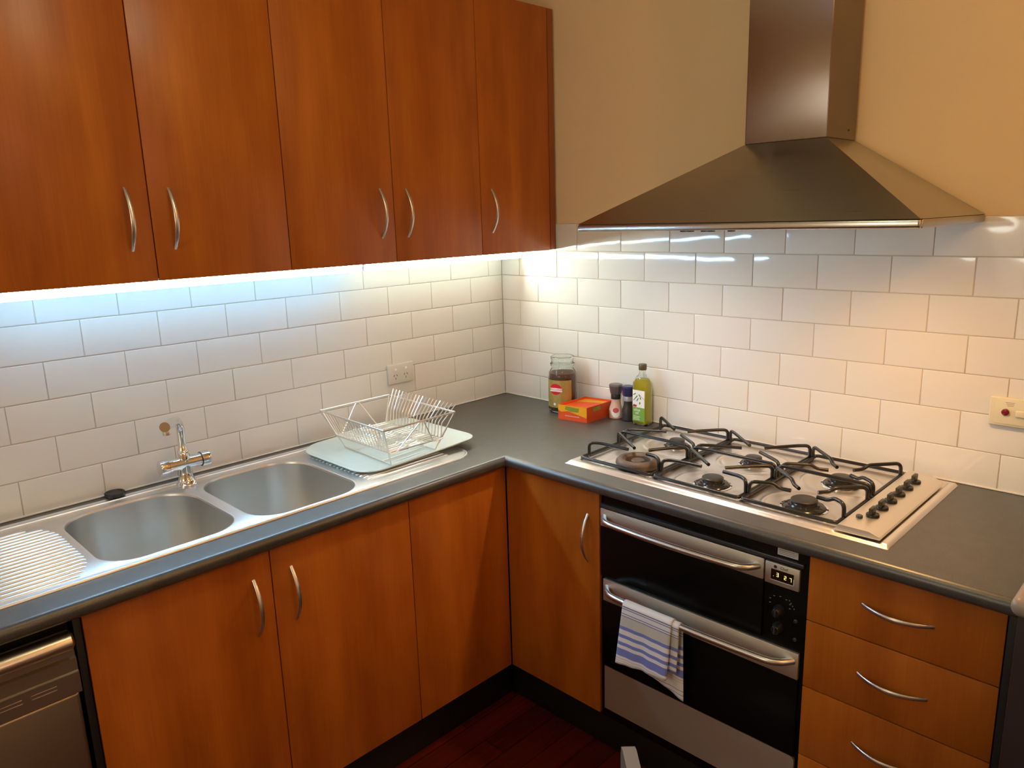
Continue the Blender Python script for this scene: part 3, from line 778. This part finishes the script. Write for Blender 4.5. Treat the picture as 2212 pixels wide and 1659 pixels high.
for B_ in (B1, B2):
    mb = MB(); D = .195; loops = []
    for off, z in ((0, ZS - .005), (-.0006, ZS - .03), (-.006, ZS - D + .05), (-.009, ZS - D + .024), (-.016, ZS - D + .010), (-.030, ZS - D + .003), (-.050, ZS - D)):
        b_ = (B_[0], B_[1], B_[2], B_[3], B_[4]); loops.append([(x, y, z) for x, y in rr4(b_, off)])
    mb.loft(loops, False, True); bo = build('bowl', mb, M['steel_bowl'], r, angle=60)
    cx, cy = (B_[0] + B_[1]) / 2, (B_[2] + B_[3]) / 2
    mb = MB().lathe([(.043, ZS - D + .0004), (.042, ZS - D + .002), (.034, ZS - D + .0012), (.01, ZS - D + .0008)], (cx, cy, 0), 32); build('waste', mb, M['chrome'], bo)

# tap
r = thing('tap', (-1.405, -.088, ZS), 'chrome two-handle mixer tap between the sink bowls', 'tap')
TX, TY = -1.404, -.090
mb = MB().lathe([(.030, ZS + .0003), (.030, ZS + .004), (.024, ZS + .009), (.0205, ZS + .020), (.0175, ZS + .045), (.018, ZS + .07), (.0165, ZS + .088), (.015, ZS + .094), (.0165, ZS + .097), (.0130, ZS + .104), (.0105, ZS + .120)], (TX, TY, 0), 32)
build('column', mb, M['chrome'], r)
zc = ZS + .063
mb = MB().lathe([(.0185, -.046), (.0185, .046)], (TX, TY, zc), 28, 'x'); build('valve_body', mb, M['chrome'], r)
for s in (-1, 1):
    mb = MB().lathe([(.0187, s * .0462), (.0222, s * .048), (.0230, s * .066), (.0220, s * .071), (.013, s * .073)], (TX, TY, zc), 28, 'x'); build('tap_handle', mb, M['chrome'], r)
mb = MB().tube([(TX + .0470, TY + .0205 * math.cos(2 * PI * k / 20), zc + .0205 * math.sin(2 * PI * k / 20)) for k in range(20)], .0012, 6, closed=True); build('seal_ring', mb, M['rubber'], r)
dirv = Vector((-.099, -.163, 0))
def sp(t, z): return Vector((TX, TY, 0)) + dirv * t + Vector((0, 0, z))
pts = [sp(0, ZS + .112), sp(.0, ZS + .150), sp(.02, ZS + .172), sp(.12, ZS + .192), sp(.34, ZS + .205), sp(.6, ZS + .213), sp(.85, ZS + .219), sp(1.0, ZS + .2215)]
pp = []
for i in range(len(pts) - 1):
    a, b_, c, d = pts[max(i - 1, 0)], pts[i], pts[i + 1], pts[min(i + 2, len(pts) - 1)]
    for k in range(5):
        t = k / 5; pp.append(.5 * ((2 * b_) + (-a + c) * t + (2 * a - 5 * b_ + 4 * c - d) * t * t + (-a + 3 * b_ - 3 * c + d) * t ** 3))
pp.append(pts[-1])
n = len(pp); rad = [.0110 + .0025 * (i / n) for i in range(n)]
build('spout', MB().tube(pp, rad, 18), M['chrome'], r)
e = sp(.93, 0)
mb = MB().lathe([(.0100, ZS + .197), (.0100, ZS + .212), (.009, ZS + .214)], (e.x, e.y, 0), 24); build('aerator', mb, M['satin'], r)

# sink plug
r = thing('sink_plug', (-1.585, -.036, .905), 'round black rubber plug lying behind the left sink bowl', 'plug')
mb = MB().lathe([(.024, .9052), (.026, .9065), (.0265, .916), (.024, .9175), (.0215, .9165), (.020, .9145), (.003, .9145)], (-1.585, -.040, 0), 30); build('plug_body', mb, M['rubber'], r)

# ---------------------------------------------------------------- draining tray and dish rack
r_tray_pts = rrect(-1.042, -.594, -.472, -.075, (.075, .050, .055, .085), 10)
def tz(x): return .9090 + .015 * (x + 1.04) / .44
cxm, cym = -.826, -.268
def tl(s, dz, fixed=0):
    out = []
    for x, y in r_tray_pts:
        dx, dy = x - cxm, y - cym; L = math.hypot(dx, dy); k = (L - s) / L
        X, Y = cxm + dx * k, cym + dy * k; out.append((X, Y, tz(X) + dz))
    return out
mb = MB().loft([tl(.04, -.0015), tl(.012, -.001), tl(.002, .003), tl(0, .0065), tl(.003, .0085), tl(.007, .0075), tl(.014, .0035), tl(.03, .0022)], True, True)
tray = tag(build('draining_tray', mb, M['mat'], angle=60, origin=(cxm, cym, .907)), 'pale grey-green drip tray on the right-hand drainer, under the dish rack', 'tray')

r = thing('dish_rack', (-.855, -.33, .92), 'chrome wire dish rack standing on the pale tray', 'dish rack')
def q4(bl, br, fr, fl): return [Vector(p) for p in (bl, br, fr, fl)]
RIM = q4((-.984, -.150, 1.045), (-.712, -.148, 1.045), (-.723, -.506, 1.045), (-.997, -.510, 1.045))
BAS = q4((-.958, -.186, .964), (-.757, -.186, .964), (-.757, -.482, .964), (-.960, -.480, .964))
FT = q4((-.928, -.190, 0), (-.770, -.190, 0), (-.768, -.457, 0), (-.940, -.457, 0))
for p in FT: p.z = tz(p.x) + .0062
lerp = lambda a, b_, t: a + (b_ - a) * t
mb = MB(); mb.tube(RIM, .0031, 8, closed=True); build('top_rim', mb, M['wire'], r)
for k in range(4):
    build('leg', MB().tube([RIM[k], BAS[k] if False else lerp(RIM[k], FT[k], .64), FT[k]], .0027, 8), M['wire'], r)
mb = MB(); mb.tube([FT[0], FT[3]], .0021, 8); mb.tube([FT[1], FT[2]], .0021, 8)
mb.tube([lerp(FT[0], FT[3], .82), lerp(FT[1], FT[2], .82)], .0018, 6); mb.tube([lerp(FT[0], FT[3], .22), lerp(FT[1], FT[2], .22)], .0018, 6)
build('foot_frame', mb, M['wire'], r)
mb = MB(); mb.tube(BAS, .0020, 8, closed=True)
for t in (.33, .62): mb.tube([lerp(BAS[0], BAS[1], t) - Vector((0, 0, .003)), lerp(BAS[3], BAS[2], t) - Vector((0, 0, .003))], .0016, 6)
build('base_frame', mb, M['wire'], r)
NW = 19
for k in range(NW):
    t = (k + .5) / NW
    rl, rr_ = lerp(RIM[0], RIM[3], t), lerp(RIM[1], RIM[2], t); bl, br = lerp(BAS[0], BAS[3], t), lerp(BAS[1], BAS[2], t)
    pts = [rl + Vector((0, 0, .001)), bl + Vector((0, 0, .002)), lerp(bl, br, .30) + Vector((0, 0, .002)), lerp(bl, br, .34) + Vector((0, 0, .010)), lerp(bl, br, .38) + Vector((0, 0, .002)),
           lerp(bl, br, .60) + Vector((0, 0, .002)), lerp(bl, br, .64) + Vector((0, 0, .010)), lerp(bl, br, .68) + Vector((0, 0, .002)), br + Vector((0, 0, .002)),
           br + Vector((.006, 0, .046)), rr_ + Vector((.014, 0, .020))]
    build('wire', MB().tube(rounded_path(pts, .006, 3), .0020, 6), M['wire'], r)
for (i, j) in ((0, 1), (3, 2)):
    mid = lerp(RIM[i], RIM[j], .52)
    pts = [BAS[i] + Vector((0, 0, 0)), lerp(BAS[i], BAS[j], .12) + Vector((0, 0, -.004)), mid - Vector((.006, 0, .001)), mid + Vector((.006, 0, -.001)), lerp(BAS[i], BAS[j], .82) + Vector((0, 0, -.004)), BAS[j]]
    build('side_brace', MB().tube(rounded_path(pts, .012, 4), .0021, 8), M['wire'], r)

# ---------------------------------------------------------------- items on the worktop by the corner
ZW = .9003
# glass jar of coffee
JX, JY = -.0800, -.394
r = thing('coffee_jar', (JX, JY, ZW), 'large open glass coffee jar with gold label beside the tiled wall', 'jar')
out = [(.045, 0), (.0525, .004), (.0545, .012), (.0545, .135), (.052, .150), (.045, .163), (.0415, .169), (.0415, .176), (.046, .178), (.0465, .187), (.0425, .190), (.0425, .203), (.0455, .205), (.0455, .212), (.043, .214)]
inn = [(.040, .213), (.0395, .175), (.043, .163), (.050, .147), (.0522, .134), (.0522, .014), (.049, .007)]
mb = MB().lathe([(a, h + ZW) for a, h in out + inn], (JX, JY, 0), 48); build('glass_body', mb, M['glass'], r, angle=60)
mb = MB().lathe([(.047, .0085 + ZW), (.0512, .015 + ZW), (.0512, .133 + ZW), (.048, .150 + ZW), (.030, .155 + ZW), (.004, .157 + ZW)], (JX, JY, 0), 40); build('coffee', mb, M['coffee'], r)
cam_a = math.atan2(-2.2455 - JY, -2.2034 - JX)
def cyl_patch(a0, a1, z0, z1, rad, cx, cy, n=24, th=.0004):
    m = MB()
    m.grid(n, 2, lambda u, v: (cx + rad * math.cos(a0 + (a1 - a0) * u), cy + rad * math.sin(a0 + (a1 - a0) * u), z0 + (z1 - z0) * v)); return m
lab_c = cam_a - R(38)
lb = build('label', cyl_patch(lab_c - R(72), lab_c + R(75), ZW + .022, ZW + .128, .0549, JX, JY), M['gold'], r)
def wrap(m, ang, zc_, rad, cx, cy):
    """text/flat mesh in xy wrapped on a cylinder facing direction ang"""
    m.v = [Vector((cx + (rad + v.z) * math.cos(ang + v.x / rad), cy + (rad + v.z) * math.sin(ang + v.x / rad), zc_ + v.y)) for v in m.v]; return m
def disc(rx, ry, n=28, z=0, rings=6):
    vs = [(0, 0, z)]; fs = []
    for q in range(1, rings + 1):
        for k in range(n): vs.append((rx * q / rings * math.cos(2 * PI * k / n), ry * q / rings * math.sin(2 * PI * k / n), z))
    for k in range(n):
        l = (k + 1) % n; fs.append((0, 1 + k, 1 + l))
        for q in range(rings - 1): fs.append((1 + q * n + k, 1 + (q + 1) * n + k, 1 + (q + 1) * n + l, 1 + q * n + l))
    return MB().add(vs, fs)
lo_a = cam_a - R(30)
build('red_badge', wrap(disc(.026, .021), lo_a, ZW + .094, .0552, JX, JY), M['red_label'], lb)
bn = MB().grid(19, 3, lambda u, v: (-.027 + .054 * u, (-.0065 - .0015 * abs(2 * u - 1)) + v * (.0140 - .0008 * abs(2 * u - 1)), 0))
build('name_band', wrap(bn, lo_a, ZW + .092, .0555, JX, JY), M['white_print'], lb)
build('lettering', wrap(text_mb('MOCCONA', .0105, .0001), lo_a, ZW + .0918, .0557, JX, JY), M['red_label'], lb, weld=False)
build('white_seal', wrap(disc(.005, .005), lo_a - R(4), ZW + .036, .0553, JX, JY), M['white_print'], lb)
mb = MB()
for k in range(3): mb.add(wrap(MB().add([(-.017 + .003 * k, -.0007, 0), (.017 - .003 * k, -.0007, 0), (.017 - .003 * k, .0007, 0), (-.017 + .003 * k, .0007, 0)], [(0, 1, 2, 3)]), lo_a, ZW + .066 - .006 * k, .0553, JX, JY).v, [(0, 1, 2, 3)])
build('small_print', mb, M['coffee'], lb)

# tea box
bx0 = Vector((-.186, -.463, 0)); ang = R(-4)
e1 = Vector((.153 * math.cos(ang * -.2), -.002, 0)); e2 = Vector((.0185, -.1195, 0))
r = thing('tea_box', bx0 + (e1 + e2) / 2 + Vector((0, 0, ZW)), 'open red and orange cardboard tea box in front of the coffee jar', 'box')
H = .056
def bp(u, v, z): return bx0 + e1 * u + e2 * v + Vector((0, 0, z))
t = .012
mb = MB()
mb.loft([[bp(0, 0, ZW), bp(1, 0, ZW), bp(1, 1, ZW), bp(0, 1, ZW)], [bp(0, 0, ZW + H), bp(1, 0, ZW + H), bp(1, 1, ZW + H), bp(0, 1, ZW + H)],
         [bp(t, t, ZW + H), bp(1 - t, t, ZW + H), bp(1 - t, 1 - t, ZW + H), bp(t, 1 - t, ZW + H)], [bp(t, t, ZW + H * .86), bp(1 - t, t, ZW + H * .86), bp(1 - t, 1 - t, ZW + H * .86), bp(t, 1 - t, ZW + H * .86)]], True, True)
build('carton', mb, M['orange_card'], r, angle=20)
def quad(pts, th=None): return MB().add(pts, [(0, 1, 2, 3)])
n1 = (e2.cross(Vector((0, 0, 1)))).normalized(); n1 = -n1 if n1.x > 0 else n1   # towards camera-left
n2 = (e1.cross(Vector((0, 0, 1)))).normalized(); n2 = -n2 if n2.y > 0 else n2
def face_pt(side, u, z, eps=.0003): return (bp(0, u, ZW + z) + n1 * eps) if side == 1 else (bp(u, 1, ZW + z) + n2 * eps)
m = MB()
m.add([face_pt(1, .0, H), face_pt(1, 0, H * .62), face_pt(1, .12, H * .52), face_pt(1, .35, H * .62), face_pt(1, .6, H * .50), face_pt(1, 1, H * .30), face_pt(1, 1, H)], [(0, 1, 2, 3, 4, 5, 6)]); build('yellow_print', m, M['yellow_card'], r)
m = MB().add([face_pt(1, .27, H * .94, .0006), face_pt(1, .25, H * .72, .0006), face_pt(1, .45, H * .6, .0006), face_pt(1, .72, H * .62, .0006), face_pt(1, .74, H * .88, .0006)], [(0, 1, 2, 3, 4)]); build('green_print', m, M['green_print'], r)
m = MB()
for k in range(9):
    u = .25 + k * .056; m.add([face_pt(1, u, H * .34, .0006), face_pt(1, u + .045, H * .33, .0006), face_pt(1, u + .045, H * .27, .0006), face_pt(1, u, H * .28, .0006)], [(0, 1, 2, 3)])
build('white_lettering', m, M['pink_print'], r)
m = MB().add([face_pt(2, .02, H * .03), face_pt(2, .98, H * .03), face_pt(2, .98, H * .98), face_pt(2, .02, H * .98)], [(0, 1, 2, 3)]); build('side_print', m, M['orange_side'], r)
m = MB().add([face_pt(2, .22, H * .86, .0006), face_pt(2, .5, H * .9, .0006), face_pt(2, .52, H * .66, .0006), face_pt(2, .26, H * .62, .0006)], [(0, 1, 2, 3)]); build('green_print', m, M['green_print'], r)
m = MB().add([bp(.62, t + .01, ZW + H * .865), bp(1 - t, t + .01, ZW + H * .865), bp(1 - t, 1 - t - .01, ZW + H * .865), bp(.80, 1 - t - .01, ZW + H * .865), bp(.74, .6, ZW + H * .865)], [(0, 1, 2, 3, 4)])
build('yellow_corner', m, M['yellow_card'], r)

# grinders
def grinder(x, y, label, body_m, cap_m, collar_m, capr, tall):
    r = thing('spice_grinder', (x, y, ZW), label, 'grinder')
    build('jar', MB().lathe([(.022, ZW), (.0245, ZW + .003), (.0245, ZW + .030), (.0225, ZW + .040), (.0175, ZW + .055), (.0160, ZW + .066), (.0165, ZW + .073)], (x, y, 0), 32), body_m, r)
    build('collar', MB().lathe([(.0175, ZW + .0732), (.0175, ZW + .089), (.0165, ZW + .091)], (x, y, 0), 28), collar_m, r)
    build('cap', MB().lathe([(.0190, ZW + .0912), (.0205, ZW + .094), (capr, ZW + tall - .006), (capr - .002, ZW + tall - .001), (capr - .006, ZW + tall), (.004, ZW + tall - .001)], (x, y, 0), 12), cap_m, r, angle=20)
    return r
g = grinder(-.042, -.618, 'pink salt grinder with grey cap next to the tea box', M['salt'], M['grind_grey'], M['dark_plastic'], .0255, .128)
ga = math.atan2(-2.2455 + .618, -2.2034 + .042)
lb = build('label', wrap(disc(.0175, .019), ga, ZW + .026, .0250, -.042, -.618), M['white_print'], g)
build('pink_badge', wrap(disc(.012, .010), ga, ZW + .034, .0252, -.042, -.618), simple('salt_pink', (.60, .10, .12), .5), lb)
g = grinder(-.040, -.6725, 'black pepper grinder with dark blue cap behind the oil bottle', M['pepper'], M['grind_blue'], M['lav'], .0235, .128)

# oil bottle
r = thing('oil_bottle', (-.055, -.7445, ZW), 'square glass bottle of olive oil with green label beside the cooktop', 'bottle')
bxc, byc, hs = -.0550, -.7445, .0290
HXF = .80
def sq(s, rad, z, n=6):
    f = 1 - (1 - HXF) * sm(.014, .022, s)
    return [(bxc + x * f, byc + y, z) for x, y in rrect(-s, s, -s, s, rad, n)]
def bottle(ins):
    L = [(hs, .008, .0), (hs, .008, .140), (hs, .010, .152), (hs * .93, .018, .163), (hs * .74, .021, .174), (hs * .50, .0155, .182), (.0125, .0124, .190), (.0120, .0119, .206)]
    return L
mb = MB().loft([sq(hs - .004, .006, ZW)] + [sq(s, min(rd, s - 1e-4), ZW + z + (.003 if i == 0 else 0)) for i, (s, rd, z) in enumerate(bottle(0))] + [sq(.0095, .0094, ZW + .206), sq(.0095, .0094, ZW + .19), sq(hs * .45, .0135, ZW + .180), sq(hs * .68, .019, ZW + .172), sq(hs * .87, .016, ZW + .161), sq(hs - .0025, .008, ZW + .15), sq(hs - .0025, .007, ZW + .006)])
build('glass_body', mb, M['glass'], r, angle=50)
mb = MB().loft([sq(hs - .0030, .007, ZW + .0065), sq(hs - .0030, .007, ZW + .150), sq(hs * .865, .0155, ZW + .1605), sq(hs * .76, .0155, ZW + .166)])
build('oil', mb, M['oil'], r, angle=50)
mb = MB().lathe([(.0135, ZW + .198), (.0142, ZW + .200), (.0142, ZW + .217), (.0128, ZW + .219), (.004, ZW + .2195)], (bxc, byc, 0), 28); build('screw_cap', mb, M['cap_olive'], r)
xf_ = bxc - hs * HXF - .0004; lm = frame_mat((xf_, byc, ZW), (0, -1, 0), (0, 0, 1)) @ Matrix.Scale(.93, 4, (1, 0, 0))
m = MB().add([(-.027, .066, 0), (.027, .066, 0), (.027, .128, 0), (-.027, .128, 0)], [(0, 1, 2, 3)]).xf(lm); lb = build('label', m, M['white_print'], r)
m = MB().add([(-.027, .016, 0), (.027, .016, 0), (.027, .066, 0), (-.027, .066, 0)], [(0, 1, 2, 3)]).xf(lm); build('green_panel', m, M['green_label'], lb)
m = MB()
for s, (y0) in (('olive', .057), ('oil', .046)):
    tm = text_mb(s, .0155, .0001); tm.xf(Matrix.Translation((-.006, y0, .0005))); m.add(tm.v, tm.f)
for k, w in ((0, .03), (1, .026), (2, .028)): m.add([(-.022, .034 - .0055 * k, .0005), (-.022 + w, .034 - .0055 * k, .0005), (-.022 + w, .0322 - .0055 * k, .0005), (-.022, .0322 - .0055 * k, .0005)], [(0, 1, 2, 3)])
build('lettering', m.xf(lm), M['white_print'], lb, weld=False)
m = MB()
def leafm(x, y, a, l, w):
    vs = [(x + math.cos(a) * l * math.cos(q) - math.sin(a) * w * math.sin(q), y + math.sin(a) * l * math.cos(q) + math.cos(a) * w * math.sin(q), .0005) for q in [2 * PI * k / 14 for k in range(14)]]
    m.add(vs, [tuple(range(14))])
for x, y, a, l, w in ((-.018, .113, .5, .008, .0018), (-.010, .103, .8, .009, .002), (-.004, .094, 1.0, .008, .002), (.004, .110, -1.0, .006, .0018), (.009, .100, -1.2, .005, .0025), (.006, .082, 1.4, .005, .0028), (-.019, .094, .9, .006, .0016)): leafm(x, y, a, l, w)
m.add([(.004, .113, .0005), (.026, .098, .0005), (.026, .0965, .0005), (.004, .1115, .0005)], [(0, 1, 2, 3)])
build('olive_sprig', m.xf(lm), M['leaf'], lb, weld=False)
m = MB().add([(-.027, .0672, .0005), (-.010, .0672, .0005), (-.006, .074, .0005), (-.022, .0765, .0005)], [(0, 1, 2, 3)]); build('red_print', m.xf(lm), M['red_print'], lb)

# ---------------------------------------------------------------- wall plates
r = thing('power_outlet', P3('L', .558, .0085, 1.08), 'white double power outlet on the tiles above the dish rack', 'power outlet')
mb = MB(); rbox(mb, 'L', .500, .614, .0082, .0185, 1.044, 1.1165, .002, 3); build('plate', mb, M['white_plastic'], r)
for a in (.5365, .583):
    mb = MB(); rbox(mb, 'L', a - .0055, a + .0055, .0184, .0215, 1.0925, 1.1015, .0014); build('rocker_switch', mb, M['white_print'], r)
    mb = MB()
    for dx, dz, rt in ((-.0065, .004, .5), (.0065, .004, -.5), (0, -.0075, 0)):
        q = MB().box(-.0011, .0011, -.0003, .0003, -.0038, .0038)
        q.xf(Matrix.Translation(P3('L', a + .001, .0186, 1.0710) + Vector((dx, 0, dz))) @ Matrix.Rotation(rt, 4, 'Y')); mb.add(q.v, q.f)
    build('socket_slots', mb, M['slot'], r)
r = thing('cooker_switch', P3('R', 1.865, .0085, 1.078), 'cream cooker isolator switch with red button on the right-hand tiles', 'switch')
mb = MB(); rbox(mb, 'R', 1.791, 1.937, .0082, .0195, 1.078, 1.152, .003, 3); pl = build('plate', mb, M['cream_plastic'], r)
mb = MB(); rbox(mb, 'R', 1.804, 1.924, .0194, .0212, 1.084, 1.146, .001); build('inner_plate', mb, M['cream_plastic'], r)
mb = MB().lathe([(.0085, -.0211), (.0085, -.0255), (.006, -.0270), (.002, -.0272)], (0, -1.8275, 1.1155), 24, 'x'); tag(build('neon_button', mb, M['red_button'], r), 'dark red button')
mb = MB(); rbox(mb, 'R', 1.849, 1.882, .0211, .0265, 1.106, 1.1235, .003, 3); build('rocker_switch', mb, M['cream_plastic'], r)
mb = MB()
for k in range(3): rbox(mb, 'R', 1.8255 + .002 * k, 1.8455 - .001 * k, .0212, .0214, 1.1410 - .0040 * k, 1.1398 - .0040 * k)
build('print', mb, M['print_grey'], r)

# ---------------------------------------------------------------- chair whose top corner peeks in at the bottom
r = thing('chair', (-1.62, -2.0, 0), 'grey chair back whose top corner peeks in at the bottom edge', 'chair')
CM = Matrix.Translation((-1.336, -1.616, 0)) @ Matrix.Rotation(R(225), 4, 'Z')
def cpart(name, m): return build(name, m.xf(CM), M['chair'], r)
cpart('back_rail', MB().loft([[(x, y, z) for x, z in ((0, .70), (0, .782), (.006, .800), (.022, .806), (.40, .806), (.415, .79), (.415, .70))] for y in (-.011, .011)]))
for x in (.02, .39): cpart('back_post', MB().tube([(x, .0, .70), (x, .0, .44), (x, .02, 0)], .014, 10))
cpart('seat', MB().box(0, .41, -.43, .02, .42, .45, .008, 3))
for x in (.03, .38): cpart('leg', MB().tube([(x, -.40, .42), (x, -.42, 0)], .014, 10))

# ---------------------------------------------------------------- ceiling lights and added fill globes
LIGHTS = [(-1.0, -2.95, 2.52), (-2.35, -3.05, 2.52), (-1.45, -1.45, 2.52), (-2.9, -1.45, 2.52), (-.6, -2.45, 2.52), (-3.85, -1.15, 1.75), (-1.7, -3.95, 1.75)]
LRGB = [(98, 45, 8), (13, 13, 10), (36, 35, 22), (6, 6, 10), (6, 3, 1), (11, 11.4, 10.2), (3.9, 3.6, 3.5)]
for i, (x, y, z) in enumerate(LIGHTS):
    if z > 2:
        r = thing('pendant_light', (x, y, z - .07), 'small frosted globe light hanging from the kitchen ceiling', 'light', 'globe ceiling lights')
        build('rod', MB().lathe([(.006, z + .072), (.006, ZC - .012)], (x, y, 0), 12), M['satin'], r)
        rg = .07
        build('canopy', MB().lathe([(.045, ZC - .012), (.05, ZC - .0005)], (x, y, 0), 24), M['satin'], r)
    else:
        r = thing('fill_globe', (x, y, 0), 'unseen fill globe on a stand, added behind the viewpoint', 'lamp', 'added fill globes')  # unseen low globe, added as soft fill that reaches under the hood
        rg = .22
        build('base', MB().lathe([(.13, 0.001), (.13, .02), (.02, .03)], (x, y, 0), 28), M['satin'], r)
        build('pole', MB().lathe([(.012, .03), (.012, z - rg - .002)], (x, y, 0), 14), M['satin'], r)
    g = MB().lathe([(max(.001, rg * math.sin(PI * k / 14)), z - rg * math.cos(PI * k / 14)) for k in range(15)], (x, y, 0), 24)
    build('globe', g, glow('globe_glow', tuple(c / max(LRGB[i]) for c in LRGB[i]), max(LRGB[i])), r)
for y, hc, he in ((-.935, (1, .82, .72), 10.5), (-1.62, (1, .55, .20), 16)):
    li = bpy.data.lights.new('hood_lamp', 'SPOT'); li.energy = he; li.color = hc; li.spot_size = R(164); li.spot_blend = .95; li.shadow_soft_size = .018
    lo = bpy.data.objects.new('hood_lamp', li); COL.objects.link(lo); lo.location = (-.43, y, 1.586)

# ---------------------------------------------------------------- world, camera, view
w = bpy.data.worlds.new('world'); SC.world = w; w.use_nodes = True
w.node_tree.nodes['Background'].inputs[0].default_value = (.5, .4, .3, 1); w.node_tree.nodes['Background'].inputs[1].default_value = .05
cd = bpy.data.cameras.new('camera'); cam = bpy.data.objects.new('camera', cd); COL.objects.link(cam); SC.camera = cam
O = Vector((-2.20341, -2.24555, 1.63791))
rt = Vector((0.70246101, -0.7111062, -0.02960561)); up = Vector((0.17552744, 0.13278121, 0.97547899)); fw = Vector((0.6897381, 0.69043256, -0.21809228))
cam.matrix_world = Matrix(((rt.x, up.x, -fw.x, O.x), (rt.y, up.y, -fw.y, O.y), (rt.z, up.z, -fw.z, O.z), (0, 0, 0, 1)))
cd.sensor_width = 36; cd.lens = 1625.46 / 2212 * 36; cd.clip_start = .02
SC.view_settings.view_transform = 'Standard'; SC.view_settings.look = 'None'; SC.view_settings.gamma = 1; SC.view_settings.exposure = 0
SC.view_settings.use_curve_mapping = False
